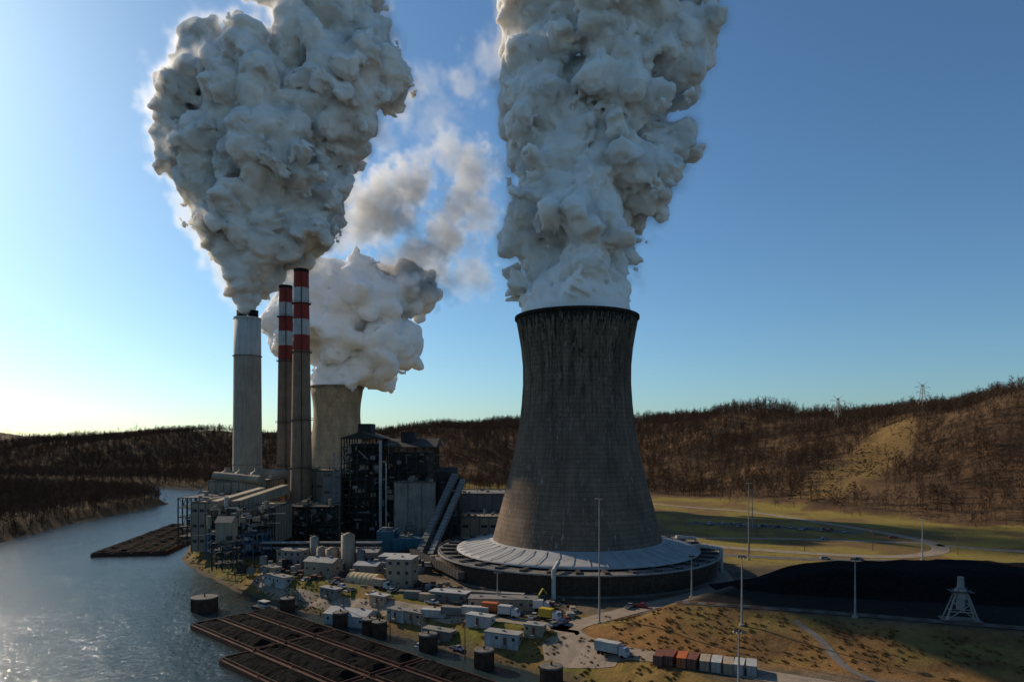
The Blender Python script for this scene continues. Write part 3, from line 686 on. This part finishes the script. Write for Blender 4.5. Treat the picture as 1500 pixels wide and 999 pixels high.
# ------------------------------------------------------------------ barges
def barge(ox,oy,ang,L=44.6,W=9.6,seed=0):
    b=MB('coal_barge'); b.part('hull','barge'); g=.7
    b.box(0,L,0,W,-1.2,1.5)
    b.part('coaming','barge')
    for q in ((g,L-g,g,g+.25),(g,L-g,W-g-.25,W-g),(g,g+.25,g+.25,W-g-.25),(L-g-.25,L-g,g+.25,W-g-.25)): b.box(*q,1.5,2.3)
    b.part('coal_load','coal'); rr=np.random.default_rng(seed); nxx,nyy=80,18
    gx=np.linspace(g+.3,L-g-.3,nxx); gy=np.linspace(g+.3,W-g-.3,nyy); GX,GY=np.meshgrid(gx,gy)
    hump=fbm(GX+seed*17,GY*.4,5.5,2,seed+3); cross=1-np.abs((GY-W/2+np.sin(GX*.3+seed)*.5)/(W/2-g))**1.5
    GZ=1.7+np.clip(cross,0,1)*(.4+2.2*hump)*np.clip((L/2-1.2-np.abs(GX-L/2))/3,0,1)+(fbm(GX+seed*31,GY,1.6,3,seed)-.5)*.8
    pv=np.stack([GX.ravel(),GY.ravel(),GZ.ravel()],1).tolist()
    b.add(pv,[(r*nxx+c,r*nxx+c+1,(r+1)*nxx+c+1,(r+1)*nxx+c) for r in range(nyy-1) for c in range(nxx-1)],False)
    b.part('bollards','rust')
    for x in (.5,L/2,L-.5):
        for y in (.35,W-.35): b.tube((x,y,1.5),(x,y,2.1),.16,n=8)
    b.build((ox,oy,-8),ang)
U=Vector((.74,-.67)).normalized(); Vv=Vector((-U.y,U.x)); ang=math.atan2(U.y,U.x); O=Vector((-85,198)); s=0
for ia in range(-1,4):
    for ib in range(4):
        if ia==-1 and ib==0: continue
        p=O+U*(ia*45.2+(1.2 if ia==-1 else 0))+Vv*(ib*10.2); barge(p.x,p.y,ang,seed=s); s+=1
U2=Vector((-.16,1)).normalized(); V2=Vector((-U2.y,U2.x)); ang2=math.atan2(U2.y,U2.x); O2=Vector((-196,388))
for ia in range(3):
    for ib in range(4):
        p=O2+U2*ia*45.2+V2*ib*10.2; barge(p.x,p.y,ang2,seed=s); s+=1
def cell(x,y,r,h=5):
    b=MB('mooring_cell'); b.part('sheet_piles','rust'); n=40; b.lathe(0,0,[(r,-2),(r,h)],n,False)
    for k in range(n): t=2*math.pi*k/n; b.beam((r*1.01*math.cos(t),r*1.01*math.sin(t),-2),(r*1.01*math.cos(t),r*1.01*math.sin(t),h),.16)
    b.part('cap','concrete_d'); b.lathe(0,0,[(r*1.02,h-.4),(r*1.03,h+.1),(r*.9,h+.2),(.01,h+.2)],n,False); b.part('bollard','rust'); b.tube((0,0,h+.2),(0,0,h+1.1),.3,n=10); b.build((x,y,-8))
for x,y,r in ((-118,262,4.7),(-85.5,260,2.6),(-60,239,2.6),(-48,230,2.4),(-44,226.5,2.4),(-26,212,2.8),(-8,196,2.8),(10.5,182,3)): cell(x,y,r)
b=MB('work_boat'); b.part('hull','steel'); b.add([(-6,-2,-.6),(4,-2,-.6),(7,0,-.3),(4,2,-.6),(-6,2,-.6),(-6,-2.2,1),(4,-2.2,1),(7.6,0,1.4),(4,2.2,1),(-6,2.2,1)],[(0,1,6,5),(1,2,7,6),(2,3,8,7),(3,4,9,8),(4,0,5,9),(5,6,7,8,9)])
b.part('cabin','white'); b.box(-3,1.5,-1.3,1.3,1.01,3.2); b.part('windows','glass'); b.box(-2.6,1.55,-1.35,1.35,2.1,2.8); b.build((-95,263,-8),R(-35))

# ------------------------------------------------------------------ trees
src=bpy.data.collections.new('bare_tree_variants')
def make_tree(name,H,seed,matn,twigs=260,spread=.34):
    r=random.Random(seed); V=[];F=[]
    def limb(a,b_,r0,r1,n=4):
        a=Vector(a);b_=Vector(b_);d=(b_-a).normalized(); up=Vector((0,0,1)) if abs(d.z)<.9 else Vector((1,0,0)); e=d.cross(up).normalized(); g_=e.cross(d); o=len(V)
        for p,rr in ((a,r0),(b_,r1)):
            for i in range(n): t=2*math.pi*i/n; V.append(tuple(p+(e*math.cos(t)+g_*math.sin(t))*rr))
        for i in range(n): F.append((o+i,o+(i+1)%n,o+n+(i+1)%n,o+n+i))
    def twig(a,d,l,w):
        o=len(V); d=d.normalized(); s_=d.cross(Vector((r.uniform(-1,1),r.uniform(-1,1),r.uniform(-1,1)))).normalized()*w; a=Vector(a)
        V.extend([tuple(a-s_),tuple(a+s_),tuple(a+d*l)]); F.append((o,o+1,o+2))
    tops=[]; p=Vector((0,0,-.8)); r0=H*.016
    lean=Vector((r.uniform(-.06,.06),r.uniform(-.06,.06),1))
    nseg=5
    for k in range(nseg):
        q=p+lean*(H*.82/nseg)+Vector((r.uniform(-1,1),r.uniform(-1,1),0))*H*.012; r1=r0*.74; limb(p,q,r0,r1,5)
        if k>=1:
            for _ in range(3):
                th=r.uniform(0,6.28); L=H*spread*(1-.13*k)*r.uniform(.6,1.1); d=Vector((math.cos(th),math.sin(th),r.uniform(.5,1.3))).normalized()
                st=p.lerp(q,r.random()); e=st+d*L; limb(st,e,r1*.55,r1*.2,3); tops.append((st,e))
                for _ in range(3):
                    s2=st.lerp(e,r.uniform(.35,.95)); d2=(d+Vector((r.uniform(-1,1),r.uniform(-1,1),r.uniform(-.2,.8)))*.8).normalized(); e2=s2+d2*L*.5; limb(s2,e2,r1*.25,r1*.1,3); tops.append((s2,e2))
        p=q; r0=r1
    tops.append((p-lean*H*.15,p+lean*H*.16))
    for _ in range(twigs):
        s1,e1=r.choice(tops); a=s1.lerp(e1,r.uniform(.25,1)); d=(e1-s1).normalized()*.7+Vector((r.uniform(-1,1),r.uniform(-1,1),r.uniform(-.3,1)))*.8; twig(a,d,H*r.uniform(.06,.14),H*.0045)
    me=bpy.data.meshes.new(name); me.from_pydata(V,[],F); me.materials.append(M[matn]); ob=bpy.data.objects.new(name,me); src.objects.link(ob)
make_tree('bare_tree_a',13,1,'bark',200); make_tree('bare_tree_b',11,2,'barkp',200); make_tree('bare_tree_c',15,3,'bark',220,.3); make_tree('bare_tree_d',9,4,'bark',220,.42); make_tree('bare_tree_e',12,5,'barkp',200,.36)
src2=bpy.data.collections.new('shrub_variants')
for k in range(3):
    r=random.Random(50+k); V=[];F=[]
    for _ in range(60):
        a=Vector((r.gauss(0,.5),r.gauss(0,.5),0)); d=Vector((r.uniform(-1,1),r.uniform(-1,1),r.uniform(.5,1.6))).normalized(); s_=d.cross(Vector((r.uniform(-1,1),r.uniform(-1,1),.3))).normalized()*.12; L=r.uniform(.6,1.7); o=len(V)
        V+=[tuple(a-s_*.5),tuple(a+d*L*.6-s_),tuple(a+d*L),tuple(a+d*L*.6+s_)]; F.append((o,o+1,o+2,o+3))
    me=bpy.data.meshes.new('shrub_%d'%k); me.from_pydata(V,[],F); me.materials.append(M['shrub']); src2.objects.link(bpy.data.objects.new('shrub_%d'%k,me))
def scatter(name,x,y,sc,coll,nvar):
    z=tz(x,y); me=bpy.data.meshes.new(name); n=len(x); me.vertices.add(n); me.vertices.foreach_set('co',np.stack([x,y,z],1).ravel())
    for nm,ty,arr in (('sc','FLOAT',sc),('rz','FLOAT',rng.uniform(0,6.28,n)),('idx','INT',rng.integers(0,nvar,n))):
        at_=me.attributes.new(nm,ty,'POINT'); at_.data.foreach_set('value',arr.astype(np.float32 if ty=='FLOAT' else np.int32))
    ob=bpy.data.objects.new(name,me); COL.objects.link(ob)
    ng=bpy.data.node_groups.new(name+'_scatter','GeometryNodeTree'); ng.interface.new_socket('Geometry',in_out='INPUT',socket_type='NodeSocketGeometry'); ng.interface.new_socket('Geometry',in_out='OUTPUT',socket_type='NodeSocketGeometry')
    gi=N(ng,'NodeGroupInput'); go=N(ng,'NodeGroupOutput'); ci=N(ng,'GeometryNodeCollectionInfo'); ci.inputs[0].default_value=coll; ci.inputs[1].default_value=True; ci.inputs[2].default_value=True
    ip=N(ng,'GeometryNodeInstanceOnPoints'); ip.inputs['Pick Instance'].default_value=True
    def na(nm,ty): q=N(ng,'GeometryNodeInputNamedAttribute',data_type=ty); q.inputs[0].default_value=nm; return q.outputs[0]
    cx=N(ng,'ShaderNodeCombineXYZ'); ng.links.new(na('rz','FLOAT'),cx.inputs[2]); cs=N(ng,'ShaderNodeCombineXYZ'); s_=na('sc','FLOAT')
    for k in range(3): ng.links.new(s_,cs.inputs[k])
    ng.links.new(gi.outputs[0],ip.inputs['Points']); ng.links.new(ci.outputs[0],ip.inputs['Instance']); ng.links.new(na('idx','INT'),ip.inputs['Instance Index']); ng.links.new(cx.outputs[0],ip.inputs['Rotation']); ng.links.new(cs.outputs[0],ip.inputs['Scale']); ng.links.new(ip.outputs[0],go.inputs[0])
    md=ob.modifiers.new('scatter','NODES'); md.node_group=ng; return ob
def cand(n,ymin,ymax,wide=.9):
    y=rng.uniform(0,1,n)**.6*(ymax-ymin)+ymin; x=rng.uniform(-wide,wide,n)*y; return x,y
x1,y1=cand(56000,380,1500); x2,y2=cand(6000,1500,3000)
x=np.concatenate([x1,x2]); y=np.concatenate([y1,y2])
v=sdpoly(x,y,VALLEY); sd=sdpoly(x,y,RIVER); cl=sdpoly(x,y,CLEAR)+(fbm(x,y,22,4,3)-.5)*34; nn=fbm(x,y,60,3,77); n3=fbm(x,y,25,2,71)
hill=(v>4+18*nn)&~((cl<0)&(rng.random(len(x))>.08))&(nn>.26+0*x)
left=(sd>3)&(v<=0)&(x<-330)
mid=(v<=0)&(y>560)&(sd>4)&(x>-250)&(n3>.35)&(x<60+0*y)&(y>790)
keep=hill|left|mid
x,y,nn=x[keep],y[keep],nn[keep]
scatter('woodland',x,y,rng.uniform(.8,1.45,len(x))*(.8+.35*nn),src,5)
x=rng.uniform(-520,-322,2600); y=rng.uniform(330,900,2600); sd=sdpoly(x,y,RIVER); k=(sd>2); scatter('riverside_trees',x[k],y[k],rng.uniform(.6,1.1,k.sum()),src,5)
x=rng.uniform(90,340,900); y=rng.uniform(360,640,900); v=sdpoly(x,y,VALLEY); k=(v<8)&(v>-14)&(fbm(x,y,20,2,2)>.5); scatter('valley_edge_trees',x[k],y[k],rng.uniform(.4,.8,k.sum()),src,5)
x=rng.uniform(-200,210,30000); y=rng.uniform(140,420,30000); sd=sdpoly(x,y,RIVER); e=sdpoly(x,y,EMB); fr=((232-.38*x)-y>0)&(e>0)&(e<31)&(x>30); bk=(sd>1.5)&(sd<15)&(y<400); dd=fbm(x,y,9,3,90)
pathd=(np.abs(x-84)<2.5)&(y<200)
k=(fr&(dd>.42)&~pathd)|(bk&(dd>.47)); scatter('slope_shrubs',x[k],y[k],rng.uniform(.2,.5,k.sum()),src2,3)
x=rng.uniform(180,520,9000); y=rng.uniform(440,760,9000); k=(sdpoly(x,y,CLEAR)<12)&(fbm(x,y,14,3,91)>.5); scatter('hillside_shrubs',x[k],y[k],rng.uniform(.4,.8,k.sum()),src2,3)

# ------------------------------------------------------------------ plumes
def plume(name,org,sc,blobs,voxel,amp=.55,nsize=26,depth=.8,seed=0,kind='core',dens=.3,sss=4.,col=(.95,.95,.95),aniso=.4,parent=None,reach=7.):
    r=random.Random(seed); B=[]
    for q in blobs:
        dx,dz,rad=q[:3]; dm=q[3] if len(q)>3 else 1.; oy=q[4] if len(q)>4 else r.uniform(-.35,.35)*rad
        B.append((dx*sc,oy*sc*depth,dz*sc,rad*sc,dm))
    P=[];Nn=[];R_=[];D=[]
    for i,(bx,by,bz,br,dm) in enumerate(B):
        n=int(max(60,min(420,br*br*.9)))
        for k in range(n):
            zz=1-2*(k+.5)/n; t=k*2.399963; rr=math.sqrt(1-zz*zz); d=Vector((rr*math.cos(t),rr*math.sin(t),zz)); p=Vector((bx,by,bz))+d*br; ok=True
            for j,(cx_,cy_,cz_,cr,_) in enumerate(B):
                if j!=i and (p-Vector((cx_,cy_,cz_))).length<cr*.985: ok=False;break
            if ok: P.append(tuple(p));Nn.append(tuple(d));R_.append(br);D.append(dm)
    P=np.array(P); pad=max(b_[3] for b_ in B)*.5+4; mn=P.min(0)-pad; mx=P.max(0)+pad
    me=bpy.data.meshes.new(name); me.vertices.add(len(P)); me.vertices.foreach_set('co',P.ravel())
    a=me.attributes.new('nv','FLOAT_VECTOR','POINT'); a.data.foreach_set('vector',np.array(Nn).ravel())
    a=me.attributes.new('br','FLOAT','POINT'); a.data.foreach_set('value',np.array(R_)); a=me.attributes.new('dm','FLOAT','POINT'); a.data.foreach_set('value',np.array(D))
    ob=bpy.data.objects.new(name,me); COL.objects.link(ob)
    if parent: ob.parent=parent
    else: ob.location=org
    ng=bpy.data.node_groups.new(name+'_volume','GeometryNodeTree'); ng.interface.new_socket('Geometry',in_out='INPUT',socket_type='NodeSocketGeometry'); ng.interface.new_socket('Geometry',in_out='OUTPUT',socket_type='NodeSocketGeometry')
    L=ng.links.new; gi=N(ng,'NodeGroupInput'); go=N(ng,'NodeGroupOutput'); pos=N(ng,'GeometryNodeInputPosition')
    sn=N(ng,'GeometryNodeSampleNearest',domain='POINT'); L(gi.outputs[0],sn.inputs[0])
    def si(ty,src_):
        q=N(ng,'GeometryNodeSampleIndex',data_type=ty,domain='POINT'); L(gi.outputs[0],q.inputs['Geometry']); L(src_,q.inputs['Value']); L(sn.outputs[0],q.inputs['Index']); return q.outputs[0]
    def na(nm,ty): q=N(ng,'GeometryNodeInputNamedAttribute',data_type=ty); q.inputs[0].default_value=nm; return q.outputs[0]
    q=si('FLOAT_VECTOR',pos.outputs[0]); nv=si('FLOAT_VECTOR',na('nv','FLOAT_VECTOR')); br=si('FLOAT',na('br','FLOAT')); dm=si('FLOAT',na('dm','FLOAT'))
    sub=N(ng,'ShaderNodeVectorMath',operation='SUBTRACT'); L(pos.outputs[0],sub.inputs[0]); L(q,sub.inputs[1])
    dot=N(ng,'ShaderNodeVectorMath',operation='DOT_PRODUCT'); L(sub.outputs[0],dot.inputs[0]); L(nv,dot.inputs[1]); sdv=dot.outputs['Value']
    off=N(ng,'ShaderNodeVectorMath',operation='ADD'); L(pos.outputs[0],off.inputs[0]); off.inputs[1].default_value=(seed*37.,seed*11.,0)
    nw=N(ng,'ShaderNodeTexNoise'); nw.inputs['Scale'].default_value=1/nsize; nw.inputs['Detail'].default_value=2; L(off.outputs[0],nw.inputs['Vector'])
    wv=N(ng,'ShaderNodeVectorMath',operation='SCALE'); wv.inputs['Scale'].default_value=nsize*.8; L(nw.outputs['Color'],wv.inputs[0])
    wp=N(ng,'ShaderNodeVectorMath',operation='ADD'); L(off.outputs[0],wp.inputs[0]); L(wv.outputs[0],wp.inputs[1])
    nb=N(ng,'ShaderNodeTexNoise'); nb.inputs['Scale'].default_value=.8/nsize; nb.inputs['Detail'].default_value=1; L(off.outputs[0],nb.inputs['Vector'])
    vo=N(ng,'ShaderNodeTexVoronoi'); vo.inputs['Scale'].default_value=1.5/nsize; vo.inputs['Detail'].default_value=0; L(wp.outputs[0],vo.inputs['Vector'])
    vo2=N(ng,'ShaderNodeTexVoronoi'); vo2.inputs['Scale'].default_value=4.2/nsize; vo2.inputs['Detail'].default_value=2.; vo2.inputs['Roughness'].default_value=.6; vo2.normalize=True; L(wp.outputs[0],vo2.inputs['Vector'])
    n2_=N(ng,'ShaderNodeTexNoise'); n2_.inputs['Scale'].default_value=4/nsize; n2_.inputs['Detail'].default_value=5; n2_.inputs['Roughness'].default_value=.7; L(wp.outputs[0],n2_.inputs['Vector'])
    db=math_(ng,'MULTIPLY',math_(ng,'SUBTRACT',nb.outputs['Fac'],.5),2.2)
    d1=math_(ng,'MULTIPLY',math_(ng,'SUBTRACT',vo.outputs['Distance'],.45),1.1)
    d3=math_(ng,'MULTIPLY',math_(ng,'SUBTRACT',vo2.outputs['Distance'],.4),.62)
    k2=.75 if kind!='wisp' else 3.2
    d2=math_(ng,'MULTIPLY',math_(ng,'SUBTRACT',n2_.outputs['Fac'],.5),k2)
    sum_=math_(ng,'ADD',math_(ng,'ADD',d1,d2),math_(ng,'ADD',db,d3))
    ampn=math_(ng,'MULTIPLY',math_(ng,'MINIMUM',br,28.),amp)
    if kind!='wisp': ampn=math_(ng,'MULTIPLY',ampn,dm)
    s2=math_(ng,'ADD',sdv,math_(ng,'MULTIPLY',sum_,ampn))
    vc=N(ng,'GeometryNodeVolumeCube'); vc.inputs['Min'].default_value=tuple(mn); vc.inputs['Max'].default_value=tuple(mx)
    for k,nm in enumerate(('X','Y','Z')): vc.inputs['Resolution '+nm].default_value=int(max(8,(mx[k]-mn[k])/voxel))
    sm=N(ng,'GeometryNodeSetMaterial')
    if kind=='core':
        den=math_(ng,'ADD',math_(ng,'MULTIPLY',s2,-.5/(voxel*2)),.5,clamp=True); L(den,vc.inputs['Density'])
        vm=N(ng,'GeometryNodeVolumeToMesh'); vm.inputs['Threshold'].default_value=.5; L(vc.outputs[0],vm.inputs['Volume'])
        ss=N(ng,'GeometryNodeSetShadeSmooth'); L(vm.outputs[0],ss.inputs[0]); L(ss.outputs[0],sm.inputs[0])
        m,nt,out=nmat(name+'_steam')
        p=N(nt,'ShaderNodeBsdfPrincipled'); p.inputs['Base Color'].default_value=(*col,1); p.inputs['Roughness'].default_value=1; p.inputs['Specular IOR Level'].default_value=0
        p.inputs['Subsurface Weight'].default_value=1; p.inputs['Subsurface Radius'].default_value=(1,.93,.84); p.inputs['Subsurface Scale'].default_value=sss
        nt.links.new(p.outputs[0],out.inputs[0])
    else:
        if kind=='haze':
            n5=N(ng,'ShaderNodeTexNoise'); n5.inputs['Scale'].default_value=.11; n5.inputs['Detail'].default_value=4; n5.inputs['Roughness'].default_value=.65; L(wp.outputs[0],n5.inputs['Vector'])
            h=math_(ng,'MULTIPLY',math_(ng,'MULTIPLY',math_(ng,'SUBTRACT',n5.outputs['Fac'],.38),reach*5.),dm)
            e=math_(ng,'DIVIDE',math_(ng,'SUBTRACT',h,s2),reach,clamp=True)
            e=math_(ng,'MULTIPLY',e,math_(ng,'GREATER_THAN',s2,-2.5))
            e=math_(ng,'MULTIPLY',e,math_(ng,'GREATER_THAN',dm,.45))
            den=math_(ng,'MULTIPLY',e,dens)
        else:
            e=math_(ng,'DIVIDE',math_(ng,'MULTIPLY',s2,-1.0),6.0,clamp=True); den=math_(ng,'MULTIPLY',math_(ng,'MULTIPLY',e,dm),dens)
        L(den,vc.inputs['Density']); L(vc.outputs[0],sm.inputs[0])
        m,nt,out=nmat(name+'_vapour'); pv=N(nt,'ShaderNodeVolumePrincipled'); pv.inputs['Color'].default_value=(*col,1); pv.inputs['Density'].default_value=1.0; pv.inputs['Anisotropy'].default_value=aniso; nt.links.new(pv.outputs[0],out.inputs['Volume'])
    sm.inputs['Material'].default_value=m; L(sm.outputs[0],go.inputs[0])
    md=ob.modifiers.new('steam','NODES'); md.node_group=ng; return ob
def rel(l,x0,y0): return [(a-x0,y0-b_,*rest) for a,b_,*rest in l]
p1=rel([(363,450,13,.6,0),(365,435,19,.8,0),(367,415,28,1,0),(370,392,38,1,0),(345,365,38,1,5),(385,360,50,1,-5),(425,345,50,1,8),(370,310,62,1,-10),(420,300,68,1,12),(320,270,50,1,-8),(460,275,45,1,5),(410,240,85,1,-10),(340,215,75,1,10),(275,205,44,1,0),(280,155,46,1,-8),(320,120,60,1,8),(305,80,38,1,0),(390,150,85,1,-12),(475,190,62,1,10),(500,140,70,1,-10),(555,110,42,1,4),(470,70,70,1,-4),(430,110,70,1,8),(540,60,34,1,-6),(485,5,60,1,0),(430,-30,60,1,8),(500,-60,70,1,0)],363,457)
o1=plume('stack_steam_plume',(-186,480,148),.48,p1,1.05,.66,30,.8,1,'core',sss=3,col=(.93,.865,.80))
plume('vapour_fringe',None,.48,p1,2.6,.66,30,.8,1,'haze',.055,parent=o1,reach=9.,aniso=.5)
p2=rel([(835,490,70,.1,0),(835,465,78,.15,0),(835,437,77,.4,0),(833,405,80,.9,0),(845,365,82,1,5),(785,345,48,1,-5),(850,310,86,1,6),(815,290,60,1,-10),(890,250,88,1,8),(820,225,76,1,-12),(960,225,52,1,4),(800,165,66,1,-6),(880,150,105,1,8),(950,110,66,1,-10),(790,90,64,1,4),(870,50,105,1,-8),(975,55,58,1,8),(790,15,66,1,-6),(900,-30,105,1,6),(985,-10,50,1,-5),(850,-90,110,1,0)],835,467)
o2=plume('cooling_tower_steam_plume',(29,306,112),.306,p2,.78,.62,23,.9,2,'core',sss=2.5,col=(.93,.88,.83))
plume('vapour_fringe',None,.306,p2,1.8,.62,23,.9,2,'haze',.075,parent=o2,reach=6.,aniso=.5)
p3=rel([(494,570,34,.3,0),(500,548,38,.7,0),(540,535,40,1,5),(560,500,48,1,-5),(500,500,56,1,5),(450,475,50,1,-8),(480,435,58,1,8),(540,440,62,1,-5),(590,425,42,1,5),(595,490,26,1,0),(420,470,30,1,4),(440,410,40,1,-4)],494,566)
o3=plume('far_cooling_tower_steam_plume',(-185,722,114),.722,p3,1.8,.62,34,.8,3,'core',sss=12,col=(.97,.94,.90))
p3w=rel([(600,410,44,1),(625,385,38,1),(655,345,36,.9),(680,300,36,.9),(690,250,34,.8),(665,235,28,.7),(710,320,28,.7),(690,395,30,.7),(665,415,24,.6),(700,415,20,.6),(540,310,42,1),(565,290,40,1),(592,272,38,1),(615,250,26,.8),(520,330,34,.9),(580,315,34,.9),(500,345,28,.6)],494,566)
plume('drifting_vapour',None,.722,p3w,3.0,.85,24,.8,3,'wisp',.045,parent=o3,aniso=.5)
p4=rel([(690,128,26,.6),(595,170,26,.5),(625,120,22,.4),(640,180,34,.25),(715,85,28,.4),(560,200,24,.4)],750,457)
plume('drifting_steam_wisps',(0,500,151),.5,p4,2.6,.9,15,.8,4,'wisp',.05,aniso=.5)

# ------------------------------------------------------------------ world, sun, camera
w=bpy.data.worlds.new('World'); scene.world=w; w.use_nodes=True; nt=w.node_tree; nt.nodes.clear()
sk=N(nt,'ShaderNodeTexSky',sky_type='NISHITA'); sk.sun_disc=False; sk.sun_elevation=SUN_EL; sk.sun_rotation=SUN_AZ%(2*math.pi); sk.altitude=150; sk.air_density=1.0; sk.dust_density=.7; sk.ozone_density=2.6
tn=mixc(nt,1.0,sk.outputs[0],(.72,.99,1.14),'MULTIPLY')
bg=N(nt,'ShaderNodeBackground'); bg.inputs[1].default_value=.094; wo=N(nt,'ShaderNodeOutputWorld'); nt.links.new(tn,bg.inputs[0]); nt.links.new(bg.outputs[0],wo.inputs[0])
sd_=Vector((math.sin(SUN_AZ)*math.cos(SUN_EL),math.cos(SUN_AZ)*math.cos(SUN_EL),math.sin(SUN_EL)))
lt=bpy.data.lights.new('sun','SUN'); lt.energy=5.0; lt.angle=math.radians(.5); lt.color=(1,.84,.64); lo=bpy.data.objects.new('sun',lt); COL.objects.link(lo); lo.rotation_euler=(-sd_).to_track_quat('-Z','Y').to_euler(); lo.location=(-300,200,300)
cam=bpy.data.cameras.new('camera'); cam.lens=24; cam.sensor_width=36; cam.shift_y=.097; cam.clip_end=30000; cam.clip_start=1
co=bpy.data.objects.new('camera',cam); COL.objects.link(co); co.location=(0,0,CAM_H); co.rotation_euler=(math.pi/2,0,0); scene.camera=co
scene.view_settings.view_transform='Standard'; scene.view_settings.look='None'; scene.view_settings.exposure=0
